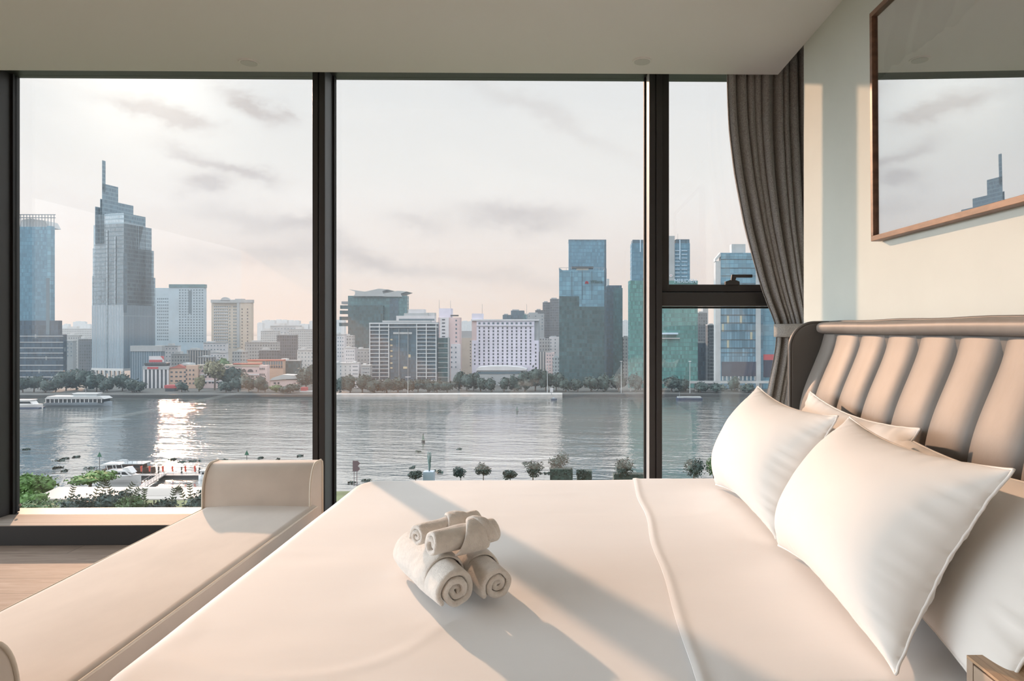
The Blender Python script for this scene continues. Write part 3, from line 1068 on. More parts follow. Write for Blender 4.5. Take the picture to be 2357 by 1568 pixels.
def art_mat():
    m = bpy.data.materials.new('abstract_painting')
    m.use_nodes = True
    t = NG(m.node_tree)
    p = t.n['Principled BSDF']
    x, y, z = t.sep(t.new('ShaderNodeTexCoord').outputs['Object'])
    # s: distance from the window-side edge, v: height within the picture
    s = t.m('SUBTRACT', 0.0, y)
    nz_ = t.new('ShaderNodeTexNoise')
    t.put(nz_.inputs['Vector'], t.xyz(y, z, 0.0))
    nz_.inputs['Scale'].default_value = 9.0
    nz_.inputs['Detail'].default_value = 6.0
    r_, g2, b_ = t.sep(nz_.outputs['Color'])
    s = t.m('ADD', s, t.m('MULTIPLY', t.m('SUBTRACT', r_, 0.5), 0.07))
    v = t.m('ADD', z, t.m('MULTIPLY', t.m('SUBTRACT', g2, 0.5), 0.09))
    brush = t.noise(t.xyz(0.0, t.m('MULTIPLY', y, 9.0), t.m('MULTIPLY', z, 40.0)), 3.0, 6.0, 0.7)
    char = t.mix(t.rng(brush, 0.3, 0.7, 0.0, 1.0), (0.040, 0.042, 0.040), (0.075, 0.072, 0.068))
    sage = t.mix(t.rng(t.noise(t.xyz(0.0, t.m('MULTIPLY', y, 30.0), t.m('MULTIPLY', z, 6.0)), 1.0, 5.0, 0.6), 0.3, 0.7, 0.0, 1.0),
                 (0.14, 0.15, 0.125), (0.30, 0.31, 0.25))
    col = t.mix(t.m('MULTIPLY', t.m('LESS_THAN', s, 0.155), t.m('GREATER_THAN', v, t.m('ADD', 0.60, t.m('MULTIPLY', s, 1.2)))), char, sage)
    col = t.mix(t.m('LESS_THAN', s, 0.075), col, sage)
    # broad diagonal strokes
    d = t.m('SUBTRACT', v, t.m('MULTIPLY', s, 0.75))
    k1 = t.m('MULTIPLY', t.m('GREATER_THAN', d, 0.15), t.m('LESS_THAN', d, 0.27))
    col = t.mix(t.m('MULTIPLY', k1, t.m('GREATER_THAN', s, 0.24)), col, (0.33, 0.35, 0.27))
    k2 = t.m('MULTIPLY', t.m('GREATER_THAN', d, 0.12), t.m('LESS_THAN', d, 0.15))
    col = t.mix(t.m('MULTIPLY', k2, t.m('GREATER_THAN', s, 0.24)), col, (0.50, 0.30, 0.14))
    d2 = t.m('SUBTRACT', v, t.m('MULTIPLY', s, 1.7))
    k3 = t.m('MULTIPLY', t.m('GREATER_THAN', d2, 0.16), t.m('LESS_THAN', d2, 0.24))
    col = t.mix(t.m('MULTIPLY', k3, t.m('GREATER_THAN', v, 0.60)), col, (0.27, 0.28, 0.235))
    k4 = t.m('LESS_THAN', v, 0.62)
    col = t.mix(t.m('MULTIPLY', k4, 0.9), col, (0.66, 0.61, 0.53))  # lower part made pale to lift the brightness of the reflected sky
    t.put(p.inputs['Base Color'], col)
    p.inputs['Roughness'].default_value = 0.8
    return m


m_picglass = glass_mat('picture_glass', 0.61, (0.95, 0.95, 0.95), 0.38)
PY1, PZ0, PZ1, PLEN = 2.642, 1.578, 2.462, 1.30
pe = empty('framed_picture', (WX - 0.002, PY1, PZ0), 'large abstract painting in a walnut frame on the headboard wall', 'picture')
fw = 0.020


def frame_bar(y0, y1, z0, z1):
    MB().box(WX - 0.043, WX - 0.004, y0, y1, z0, z1).build('frame_bar', m_walnut, pe, bevel=0.0015)


frame_bar(PY1 - PLEN, PY1, PZ0, PZ0 + fw)
frame_bar(PY1 - PLEN, PY1, PZ1 - fw, PZ1)
frame_bar(PY1 - fw, PY1, PZ0 + fw, PZ1 - fw)
frame_bar(PY1 - PLEN, PY1 - PLEN + fw, PZ0 + fw, PZ1 - fw)
MB().box(WX - 0.024, WX - 0.012, PY1 - PLEN + fw, PY1 - fw, PZ0 + fw, PZ1 - fw).build('painting', art_mat(), pe)
MB().add([(WX - 0.030, PY1 - PLEN + fw, PZ0 + fw), (WX - 0.030, PY1 - fw, PZ0 + fw), (WX - 0.030, PY1 - fw, PZ1 - fw), (WX - 0.030, PY1 - PLEN + fw, PZ1 - fw)],
         [(0, 1, 2, 3)]).build('glazing', m_picglass, pe, solid=0.002)
pe.rotation_euler = (math.radians(0.55), math.radians(-0.65), 0.0)

# ================================================================== OUTDOORS
ZW, ZF, ZN = -49.0, -46.9, -47.4           # river, far bank, near bank
rnd = random.Random(2024)


def water_mat():
    m = bpy.data.materials.new('river_water')
    m.use_nodes = True
    t = NG(m.node_tree)
    t.n.clear()
    df = t.new('ShaderNodeBsdfDiffuse')
    df.inputs['Color'].default_value = (0.11, 0.12, 0.115, 1)
    gs = t.new('ShaderNodeBsdfGlossy')
    gs.inputs['Color'].default_value = (0.97, 0.98, 0.98, 1)
    gs.inputs['Roughness'].default_value = 0.05
    mx = t.new('ShaderNodeMixShader')
    mx.inputs[0].default_value = 0.74
    t.l.new(df.outputs[0], mx.inputs[1])
    t.l.new(gs.outputs[0], mx.inputs[2])
    t.l.new(mx.outputs[0], t.new('ShaderNodeOutputMaterial').inputs[0])
    co = t.new('ShaderNodeTexCoord').outputs['Object']
    x, y, z = t.sep(co)
    h = None
    for sx_, sy_, amp, det in ((0.010, 0.055, 1.2, 3.0), (0.10, 0.22, 0.50, 3.0), (0.45, 0.75, 0.15, 3.0)):
        n_ = t.noise(t.xyz(t.m('MULTIPLY', x, sx_), t.m('MULTIPLY', t.m('ADD', y, t.m('MULTIPLY', x, 0.12)), sy_), 0.0), 1.0, det, 0.55, 0.3)
        q = t.m('MULTIPLY', n_, amp)
        h = q if h is None else t.m('ADD', h, q)
    b = t.new('ShaderNodeBump')
    b.inputs['Strength'].default_value = 1.0
    b.inputs['Distance'].default_value = 1.0
    t.put(b.inputs['Height'], h)
    t.l.new(b.outputs[0], gs.inputs['Normal'])
    # calm and ruffled patches
    calm = t.noise(t.xyz(t.m('MULTIPLY', x, 0.006), t.m('MULTIPLY', y, 0.02), 2.0), 1.0, 3.0)
    t.put(b.inputs['Strength'], t.rng(calm, 0.3, 0.7, 0.55, 1.0))
    return m


m_water = water_mat()
m_gfar = mat('far_bank_ground', (0.085, 0.09, 0.085), 0.9, var=(0.02, 0.2))
m_gnear = mat('near_bank_ground', (0.09, 0.12, 0.06), 0.95, var=(0.08, 0.4))
m_quay = mat('quay_stone', (0.42, 0.41, 0.40), 0.85, var=(0.3, 0.08))
m_quayd = mat('quay_wall', (0.05, 0.055, 0.055), 0.9)

YQ = 508.0
o = MB().add([(-1500, 150, ZW), (1500, 150, ZW), (1500, YQ + 6, ZW), (-1500, YQ + 6, ZW)], [(0, 1, 2, 3)]).build('river', m_water, fix=False)
struct(o, 'wide brown-grey river with glittering ripples')
struct(box('far_bank', m_gfar, -2600, 2600, YQ, 5200, ZF - 4, ZF), 'flat city ground on the far bank')
mb = MB().prism([(-420, 12), (420, 12), (420, 216), (120, 214), (20, 212), (-70, 206), (-95, 200), (-125, 206), (-170, 212), (-420, 216)], ZN - 4, ZN)
struct(mb.build('near_bank', m_gnear), 'grassy near bank of the river')
struct(box('quay', m_quay, -172, 4, YQ - 3.0, YQ + 9, ZW - 0.5, ZF + 0.35), 'pale riverside promenade on the far bank')
mb = MB().box(-420, -172, YQ - 1.0, YQ + 4, ZW - 0.5, ZF + 0.1).box(4, 420, YQ - 1.0, YQ + 4, ZW - 0.5, ZF + 0.1)
struct(mb.build('quay_wall', m_quayd), 'dark embankment wall on the far bank')

# ---- shared city materials
m_tower_g = facade('stepped_tower_cladding', (0.135, 0.215, 0.275), (0.235, 0.32, 0.375), 1.5, 3.7, 0.22, 0.34, 0.30, 0.30)
m_tower_v = facade('ribbed_cladding', (0.075, 0.125, 0.17), (0.19, 0.25, 0.295), 2.0, 60.0, 0.42, 0.01, 0.2, 0.35)
m_blueg = facade('blue_curtain_wall', (0.1, 0.23, 0.32), (0.055, 0.15, 0.225), 1.6, 3.6, 0.14, 0.16, 0.22, 0.18)
m_blueg2 = facade('pale_blue_curtain_wall', (0.135, 0.29, 0.385), (0.065, 0.165, 0.24), 3.4, 3.9, 0.07, 0.10, 0.22, 0.15)
m_green = facade('green_curtain_wall', (0.075, 0.225, 0.215), (0.05, 0.14, 0.145), 1.5, 3.4, 0.13, 0.18, 0.35, 0.2)
m_dkg = facade('dark_green_glass', (0.05, 0.11, 0.125), (0.033, 0.072, 0.088), 2.2, 3.6, 0.12, 0.16, 0.35, 0.2)
m_teal = facade('teal_glass', (0.085, 0.19, 0.215), (0.052, 0.126, 0.15), 1.8, 3.4, 0.14, 0.18, 0.25, 0.2)
m_slate = facade('slate_glass', (0.075, 0.135, 0.18), (0.05, 0.092, 0.122), 1.6, 3.6, 0.16, 0.2, 0.25, 0.25)
m_navy = facade('navy_podium_glass', (0.041, 0.074, 0.111), (0.026, 0.052, 0.074), 1.6, 4.0, 0.1, 0.1, 0.4, 0.25, (0.185, 0.222, 0.237), 0.02)
m_gold = facade('lit_glass_wall', (0.11, 0.22, 0.3), (0.035, 0.095, 0.145), 2.1, 6.6, 0.14, 0.06, 0.35, 0.2, (0.37, 0.37, 0.281), 0.06)
m_resid = facade('white_flats', (0.36, 0.46, 0.53), (0.36, 0.46, 0.53), 4.0, 3.4, 0.05, 0.05, 0.05, 0.8)
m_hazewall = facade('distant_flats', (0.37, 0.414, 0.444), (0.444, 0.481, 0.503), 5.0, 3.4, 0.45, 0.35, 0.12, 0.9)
m_stripe = facade('striped_block', (0.104, 0.126, 0.148), (0.407, 0.407, 0.4), 2.4, 80.0, 0.5, 0.01, 0.15, 0.6)
m_mottle = facade('small_window_block', (0.148, 0.17, 0.185), (0.37, 0.392, 0.4), 2.6, 3.3, 0.5, 0.5, 0.3, 0.7)
m_mottled = facade('dark_window_block', (0.067, 0.081, 0.096), (0.141, 0.155, 0.17), 2.4, 3.2, 0.4, 0.35, 0.4, 0.6)


def plain(name, rgb, rough=0.85, var=(0.15, 0.06)):
    return mat(name, rgb, rough, var=var)


m_conc = plain('pale_concrete', (0.44, 0.458, 0.466))
m_whiteb = plain('white_render', (0.546, 0.554, 0.581))
m_lilac = plain('lilac_white_render', (0.60, 0.59, 0.69))
m_pinkb = plain('pink_render', (0.546, 0.44, 0.44))
m_beige = plain('beige_render', (0.44, 0.405, 0.352))
m_orange = plain('orange_render', (0.458, 0.334, 0.264))
m_greyb = plain('grey_render', (0.317, 0.343, 0.361))
m_grid = plain('white_grid_frame', (0.528, 0.563, 0.59))
m_roofr = plain('red_tile_roof', (0.352, 0.123, 0.097))
m_roofg = plain('grey_metal_roof', (0.37, 0.405, 0.422), 0.5)
m_red = plain('red_signboard', (0.42, 0.08, 0.09))
m_win = mat('dark_window', (0.055, 0.075, 0.095), 0.2)
m_winb = mat('blue_window', (0.10, 0.16, 0.20), 0.2)
m_steel = mat('grey_steel', (0.22, 0.24, 0.26), 0.5)
m_dark = mat('dark_steel', (0.05, 0.055, 0.06), 0.6)
m_navyboard = plain('navy_billboard', (0.04, 0.045, 0.07))


class Bld:
    """a building standing on the far bank; rectangles are given by photo pixels on its front plane"""

    def __init__(self, name, label, x0, x1, yt, D, depth, mt, group=None, cat='building', yb=None, part='facade'):
        self.D = D
        self.c = atY((x0 + x1) / 2, 759, D)
        self.e = empty(name, (self.c.x, D, ZF), label, cat, group)
        self.n = 0
        off = (x0 + x1) / 2 - VX
        self.lim = max(5.0, min(40.0, 5.0 * D / max(60.0, abs(off))))   # slim plans, so that flanks read as in the photo
        depth = min(depth, self.lim)
        if mt is not None:
            self.rect(part, mt, x0, x1, yt, yb, 0.0, depth)

    def rect(self, part, mt, x0, x1, yt, yb=None, d0=-0.4, d1=0.0, parent=None):
        Y = self.D + d0
        a = atY(x0, yt, Y)
        b = atY(x1, yt, Y)
        zb = ZF if yb is None else atY(x0, yb, Y).z
        if d1 - d0 > self.lim:
            d1 = d0 + self.lim
        o = MB().box(a.x, b.x, self.D + d0, self.D + d1, zb, a.z).build(part, mt, parent or self.e)
        return o

    def poly(self, part, mt, pts, d0, d1):
        Y = self.D + d0
        pr = [(atY(x, y, Y).x, atY(x, y, Y).z) for x, y in pts]
        return MB().prism(pr, self.D + d0, self.D + d1, 'y').build(part, mt, self.e)

    def windows(self, xs, ys, pw, ph, mt, d0=-0.12, limit=100, name='window'):
        """one shared mesh, one object per window; beyond the limit one joined part"""
        k = self.D / F_PX
        w_, h_ = pw * k / 2, ph * k / 2
        me = None
        rest = MB()
        for y in ys:
            for x in xs:
                p = atY(x, y, self.D)
                if self.n < limit:
                    if me is None:
                        o = MB().box(-w_, w_, d0, 0.15, -h_, h_).build(name, mt, origin=(0, 0, 0))
                        me = o.data
                    else:
                        o = bpy.data.objects.new(name, me)
                        S.collection.objects.link(o)
                    o.parent = self.e
                    o.location = (p.x - self.c.x, 0.0, p.z - ZF)
                    self.n += 1
                else:
                    rest.box(p.x - w_, p.x + w_, self.D + d0, self.D + 0.15, p.z - h_, p.z + h_)
        if rest.v:
            r = rest.build(name + 's', mt, self.e)
            r['kind'] = 'stuff'

    def mast(self, x, y0, y1, r=0.25, d=3.0, name='mast'):
        a, b = atY(x, y0, self.D + d), atY(x, y1, self.D + d)
        return MB().cyl(b, a, r, r * 0.6, 6).build(name, m_steel, self.e)


def frange(a, b, n):
    return [a + (b - a) * i / (n - 1) for i in range(n)]


def line_hit(px, A, B):
    """where the pixel column px crosses the plan line A-B"""
    r = ray(px, 759)[0]
    dx, dy = B[0] - A[0], B[1] - A[1]
    t = (r * A[1] - A[0]) / (dx - r * dy)
    return (A[0] + dx * t, A[1] + dy * t)


# ---- 1 glass tower at the far left
b = Bld('office_tower', 'flat topped blue glass tower at the left edge of the window', 14, 117, 522, 640, 8, m_blueg)
b.rect('side_glass', m_blueg2, 108, 117, 520, None, -0.3, 9)
b.poly('roof_core', m_conc, [(44, 523), (50, 506), (70, 503), (104, 508), (112, 523)], 4, 20)
cr = MB()
for px in range(40, 128, 7):
    p, q = atY(px, 523, 641), atY(px, 494, 641)
    cr.box(p.x - 0.25, p.x + 0.25, 641, 641.5, p.z, q.z)
for y in (494, 501):
    p, q = atY(16, y, 641), atY(127, y + 3, 641)
    cr.box(p.x, q.x, 641, 641.6, p.z - 0.4, p.z + 0.4)
cr.build('roof_frame', m_steel, b.e)
b2 = Bld('office_podium', 'dark banded glass podium below the left edge tower', 14, 145, 770, 628, 9, m_navy)
for y in (774, 788, 801, 813, 824, 841, 854, 868):
    b2.rect('floor_band', m_conc, 14, 145, y - 0.8, y + 0.8, -0.5, 0.0)
b2.rect('upper_block', m_navy, 14, 134, 738, 770, 0.5, 9)
b2.rect('vertical_fin', m_winb, 106, 114, 640, 770, 0.2, 0.5)

# ---- 2 stepped tower with a flat spire
vc = empty('stepped_skyscraper', (atY(285, 759, 600).x, 600, ZF), 'tall stepped grey tower with a thin spire', 'skyscraper')
C0 = (atY(285, 759, 600).x, 600.0)
L0 = (atY(212, 759, 611).x, 611.0)
R0 = (atY(358, 759, 634).x, 634.0)
for (l, r, yt, nm) in ((212, 357.5, 640, 'lower_stage'), (213.5, 354, 578, 'second_stage'), (215.5, 349, 526, 'third_stage'), (218.5, 335, 500, 'fourth_stage')):
    Lk, Rk = line_hit(l, C0, L0), line_hit(r, C0, R0)
    z = atY(r, yt, Rk[1]).z
    MB().prism([Lk, C0, Rk, (Rk[0] * 1.03, Rk[1] * 1.03), (Lk[0] * 1.06, Lk[1] * 1.06)], ZF + (26 if nm == 'lower_stage' else 60), z).build(nm, m_tower_g, vc)
dR = ((R0[0] - C0[0]) / (R0[1] - C0[1]))
for (l, r, yt, nm) in ((219, 262, 484, 'west_shoulder'), (230.5, 307, 474, 'crown_stage'), (235, 272, 431, 'top_stage'), (235, 243, 371, 'spire')):
    Yl = 606.0
    Al = atY(l, 759, Yl)
    A_ = (Al.x, Yl)
    Bq = line_hit(r, A_, (A_[0] + dR * 20, Yl + 20))
    z = atY(r, yt, Bq[1]).z
    th = 1.4 if nm == 'spire' else 16
    MB().prism([A_, Bq, (Bq[0] * (1 + th / 600), Bq[1] + th), (A_[0] * (1 + th / 600), A_[1] + th)], atY(l, 560 if nm != 'spire' else 440, Yl).z, z).build(nm, m_tower_g, vc)
# dark vertical slots and the open crown frame
for px, y0, y1, wd_ in ((247, 530, 860, 3.0), (266, 545, 700, 2.0), (287, 585, 720, 6.0)):
    pA = line_hit(px - wd_ / 2, C0, L0) if px < 285 else C0
    pB = line_hit(px + wd_ / 2, C0, L0) if px < 285 else line_hit(px + wd_, C0, R0)
    MB().prism([(pA[0], pA[1] - 0.5), (pB[0], pB[1] - 0.5), (pB[0], pB[1] + 1), (pA[0], pA[1] + 1)], atY(px, y1, 604).z, atY(px, y0, 604).z).build('vertical_slot', m_slate, vc)
Lk, Rk = line_hit(212, C0, L0), line_hit(357.5, C0, R0)
MB().prism([(Lk[0], Lk[1] - 0.3), (C0[0], C0[1] - 0.3), (Rk[0], Rk[1] - 0.3), (Rk[0] * 1.01, Rk[1] * 1.01), (Lk[0] * 1.02, Lk[1] * 1.02)], ZF + 14, atY(285, 702, 600).z).build('ribbed_shaft', m_tower_v, vc)
# colonnade at the foot
MB().prism([(Lk[0], Lk[1] - 1), (C0[0], C0[1] - 1), (C0[0] + 4, C0[1] + 10), (Lk[0], Lk[1] + 10)], ZF + 12.2, ZF + 14.2).build('base_cornice', m_conc, vc)
for i in range(8):
    t_ = i / 7
    x_, y_ = lin(Lk[0], C0[0] - 1, t_), lin(Lk[1], C0[1], t_)
    MB().box(x_ - 0.8, x_ + 0.8, y_ - 1, y_ + 1, ZF, ZF + 12.3).build('base_column', m_conc, vc)
b = Bld('annex_block', 'low ribbed grey annex beside the foot of the stepped tower', 300, 372, 800, 596, 14, m_tower_v, part='ribbed_wall')
b.rect('top_band', m_greyb, 299.5, 372.5, 796, 809, -0.6, 13)

# ---- 3 twin white flats
b = Bld('apartment_tower', 'slim pale apartment slab just right of the stepped tower', 340, 391, 663, 765, 18, m_resid)
b.windows(frange(363, 386, 6), frange(688, 782, 14), 2.6, 3.4, m_winb, limit=60)
b = Bld('apartment_tower', 'taller white apartment tower with rows of small dark windows', 389, 470, 655.5, 740, 20, m_resid)
b.windows(frange(414, 466, 9), frange(668, 786, 20), 3.2, 3.0, m_winb, limit=100)
b.rect('dark_slot', m_winb, 433.5, 441, 669, 722, -0.2, 0)
b.rect('roof_edge', m_teal, 388.5, 471, 654.5, 662, -0.6, 20)

# ---- 4 beige hotel with arched gable
b = Bld('hotel_tower', 'beige tower block with an arched gable on its roof', 486.5, 551, 690, 790, 22, m_beige)
b.rect('east_wing', m_beige, 550, 579, 691, None, -3.0, 20)
b.rect('cornice', m_greyb, 485, 580.5, 690, 697, -3.8, 22)
b.rect('recess', m_greyb, 545, 551, 697, 800, -3.4, -2.9)
arch = [(506, 692)] + [(518 + 11 * math.cos(a), 693 - 9 * math.sin(a)) for a in frange(math.pi, 0, 11)] + [(530, 692)]
b.poly('arched_gable', m_greyb, arch, -3.9, -1.0)
b.rect('roof_house', m_greyb, 541, 560, 688, 692, -1, 8)
for y in frange(706, 790, 13):
    b.rect('balcony_band', m_whiteb, 492, 525, y + 1.6, y + 3.2, -0.6, 0)
b.windows(frange(494, 523, 7), frange(706, 790, 13), 2.6, 3.0, m_winb, limit=91)
b.windows([529, 538.5, 543], frange(706, 800, 14), 2.4, 3.0, m_winb, d0=-0.15, limit=100)
bD = b.D
b.windows([560, 572.5], frange(712, 800, 13), 2.0, 2.8, m_win, d0=-3.3, limit=100)

# ---- 5 hazy distant flats (each block its own thing)
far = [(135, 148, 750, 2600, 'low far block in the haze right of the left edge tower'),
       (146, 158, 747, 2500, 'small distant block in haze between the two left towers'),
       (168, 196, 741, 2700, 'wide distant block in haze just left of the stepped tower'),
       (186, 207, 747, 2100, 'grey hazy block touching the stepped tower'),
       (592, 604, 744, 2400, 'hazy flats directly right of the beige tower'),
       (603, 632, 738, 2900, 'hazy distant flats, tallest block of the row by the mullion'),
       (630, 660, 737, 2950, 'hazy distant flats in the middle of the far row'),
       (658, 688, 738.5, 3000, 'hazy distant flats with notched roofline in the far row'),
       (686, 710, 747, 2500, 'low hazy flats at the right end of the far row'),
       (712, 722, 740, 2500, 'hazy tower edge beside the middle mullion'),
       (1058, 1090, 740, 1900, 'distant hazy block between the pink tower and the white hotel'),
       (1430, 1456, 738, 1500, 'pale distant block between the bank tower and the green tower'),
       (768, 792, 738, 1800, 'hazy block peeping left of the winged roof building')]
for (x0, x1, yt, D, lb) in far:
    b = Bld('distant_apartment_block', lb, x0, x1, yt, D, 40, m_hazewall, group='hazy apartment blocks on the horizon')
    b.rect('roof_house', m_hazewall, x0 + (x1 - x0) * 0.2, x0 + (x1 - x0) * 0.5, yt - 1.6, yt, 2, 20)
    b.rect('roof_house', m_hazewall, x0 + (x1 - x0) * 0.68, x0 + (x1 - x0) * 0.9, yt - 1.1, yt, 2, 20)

# ---- 6 middle ground blocks left of the middle mullion
mid = [
    (128, 168, 785, 700, 16, m_greyb, 'plain grey block behind the trees right of the podium'),
    (150, 182, 772, 760, 16, m_mottle, 'pale block with balconies behind the grey block'),
    (180, 214, 780, 740, 14, m_mottled, 'dark small block touching the stepped tower foot'),
    (136, 214, 757, 1100, 20, m_mottle, 'long hazy block under the far flats left of the stepped tower'),
    (372, 410, 796, 690, 14, m_whiteb, 'cream block behind the red and white billboard'),
    (394, 430, 815, 650, 12, m_mottle, 'grey block with a roof terrace behind the orange buildings'),
    (430, 478, 806, 655, 12, m_stripe, 'block with two white wall panels behind the orange buildings'),
    (454, 490, 822, 640, 12, m_stripe, 'low block with white vertical stripes behind the leafy trees'),
    (468, 520, 789, 700, 14, m_whiteb, 'long white block below the white apartment tower'),
    (484, 520, 812, 645, 10, m_whiteb, 'white terraced block left of the beige tower foot'),
    (535, 566, 810, 660, 12, m_mottle, 'narrow grey house below the beige tower'),
    (564, 640, 788, 690, 14, m_mottle, 'white flats with scattered windows right of the beige tower'),
    (596, 640, 806, 650, 12, m_mottled, 'dark roofed house before the white flats'),
    (637, 681, 771, 720, 18, m_mottled, 'dark unfinished tower block near the middle mullion'),
    (622, 690, 750, 1150, 26, m_greyb, 'grey slab under the hazy flats'),
    (600, 640, 762, 1000, 22, m_mottle, 'pale block right of the beige tower under the haze'),
    (684, 722, 806, 620, 14, m_conc, 'pale block touching the middle mullion'),
    (664, 722, 758, 980, 20, m_mottle, 'hazy block behind the dark unfinished block'),
    (636, 690, 830, 600, 12, m_dkg, 'low green screened block before the dark unfinished block'),
]
for (x0, x1, yt, D, dp, mt, lb) in mid:
    b = Bld('city_block', lb, x0, x1, yt, D, dp, mt, part='wall')
    a_ = x0 + (x1 - x0) * rnd.uniform(0.1, 0.4)
    b.rect('roof_house', m_conc, a_, a_ + (x1 - x0) * rnd.uniform(0.2, 0.4), yt - rnd.uniform(3, 6), yt, 1.5, dp * 0.7)
    b.rect('parapet', m_greyb, x0 - 0.3, x1 + 0.3, yt - 0.6, yt + 1.2, -0.4, dp * 0.5)
    if mt in (m_whiteb, m_conc, m_greyb):
        nx = max(3, int((x1 - x0) / 7))
        b.windows(frange(x0 + 4, x1 - 4, nx), frange(yt + 7, yt + 34, 4), 2.2, 2.4, m_winb)

# ---- 7 riverside row left of the middle mullion
b = Bld('striped_office', 'low office with tall white piers under a red and white billboard', 329, 388, 846, 566, 12, m_win)
for px in frange(331, 386, 7):
    b.rect('pier', m_whiteb, px - 2.2, px + 2.2, 850, None, -0.8, 0.2)
b.rect('fascia', m_greyb, 328, 389, 843, 851, -1.0, 4)
b.rect('sign_band', m_red, 339, 364, 845, 849.5, -1.2, -0.9)
b.rect('roof_slab', m_dark, 332, 384, 836, 840, -1.2, 10)
b.rect('setback', m_win, 334, 383, 839, 844, 0.2, 9)
bb = Bld('billboard', 'red and white billboard on the roof of the striped office', 343, 377, 820, 570, 0.8, m_whiteb, cat='billboard', yb=834, part='panel')
bb.rect('red_band', m_red, 343, 373, 828.5, 834, -0.25, 0.05)
bb.poly('red_corner', m_red, [(369, 820), (377, 820), (377, 829)], -0.2, 0.05)
bb.rect('post', m_steel, 346, 347, 834, 837, 0.3, 0.7)
bb.rect('post', m_steel, 371, 372, 834, 837, 0.3, 0.7)
b = Bld('orange_block', 'pale orange block with a red hipped roof by the river', 388, 428, 848, 566, 14, m_orange)
b.rect('side_wing', m_orange, 428, 456, 841, None, -2.5, 12)
b.poly('roof', m_roofr, [(387, 848), (404, 843), (412, 839), (428, 846), (428, 848)], -0.6, 12)
b.poly('roof_crown', m_roofg, [(410, 841), (420, 836), (434, 837), (436, 842)], 2, 12)
b.windows([395, 406, 416, 426], [857, 867, 877], 5, 3.6, m_win)
b.windows([433, 441, 449], [852, 862, 872, 882], 2.4, 4.0, m_win, d0=-2.8)
b = Bld('arcaded_building', 'long pink arcaded building behind the riverside trees', 454, 615, 842, 566, 16, m_pinkb)
b.rect('parapet', m_beige, 453, 600, 839.5, 844, -0.6, 12)
b.rect('red_roof_strip', m_roofr, 536, 598, 836.5, 839.5, -1.0, 6)
b.rect('end_bay', m_pinkb, 597, 615, 841, None, -1.8, 12)
for y in (861, 876):
    b.rect('floor_band', m_whiteb, 454, 598, y, y + 3, -0.5, 0)
for x in (470, 486, 502, 518, 534, 560, 576):
    pts = [(x - 6.5, 856.5)] + [(x + 6.5 * math.cos(a), 855 - 5 * math.sin(a)) for a in frange(math.pi, 0, 9)] + [(x + 6.5, 856.5)]
    b.poly('arched_window', m_win, pts, -0.25, 0.1)
b.windows([466, 473, 483, 490, 500, 507, 518, 534, 556, 563, 573, 580], [867.5, 880.5], 5, 4.4, m_win)
b.windows([458, 459.5, 590], [854, 868], 2.0, 4, m_win)
b.windows([601, 605.5, 610], [849, 862, 875], 2.4, 4.6, m_win, d0=-2.0)
b = Bld('orange_framed_hall', 'ochre hall with an orange framed glass front by the river', 570, 652, 829.5, 590, 16, m_orange)
b.rect('glass_front', m_winb, 604, 650, 832, 840, -0.3, 0)
b.rect('glass_front', m_win, 613, 650, 842, 847, -0.3, 0)
b.rect('frame_rim', m_roofr, 568, 652.5, 828, 831, -0.8, 14)
for px in frange(612, 651, 8):
    b.rect('mullion_post', m_orange, px - 0.5, px + 0.5, 831, 848, -0.5, 0)
b = Bld('river_house', 'small pink house with a pale metal roof on the quay', 622, 684, 875, 548, 10, m_pinkb)
b.poly('roof', m_roofg, [(620, 876), (627, 870), (650, 862.5), (686, 864.5), (686, 872), (660, 873)], -1.2, 9)
b.rect('window', m_win, 630, 635, 880, 884.5, -0.15, 0)
b.rect('window', m_win, 639, 643, 880, 884.5, -0.15, 0)
b = Bld('red_kiosk', 'small red kiosk on the quay by the middle mullion', 692, 705, 892, 530, 4, m_red, cat='kiosk')
b.rect('counter', m_whiteb, 690, 718, 900, 905, -0.5, 2)
b = Bld('red_awning_house', 'red awning among trees under the orange block', 378, 404, 887, 536, 6, m_red, cat='kiosk', yb=894, part='awning')
b.rect('shop_front', m_win, 380, 402, 893, None, 0.3, 6)

# ---- 8 right window: building with winged roofs
b = Bld('winged_roof_building', 'dark green glass building with upswept wing roofs', 801, 937, 681, 730, 40, m_teal)
b.rect('dark_bay', m_dkg, 801, 882, 703, None, -4, 2)
b.rect('dark_slot', m_slate, 897, 917, 688, 745, -0.5, 2)
b.rect('side_terraces', m_steel, 786, 801, 694, 700, 0, 20)
for y in (700, 712, 726, 740):
    b.rect('terrace', m_dkg, 783 + (y - 700) * -0.06, 802, y + 3, y + 11, 0, 20)
b.poly('wing_roof', m_roofg, [(802, 666), (822, 669), (840, 671.5), (872, 664.5), (893, 666.5), (880, 670), (882, 676), (886, 682), (812, 682), (817, 678), (817, 671)], -3, 30)
b.poly('wing_roof', m_roofg, [(882, 676), (915, 669.5), (936, 671), (922, 676), (925, 683), (880, 683)], -2, 30)

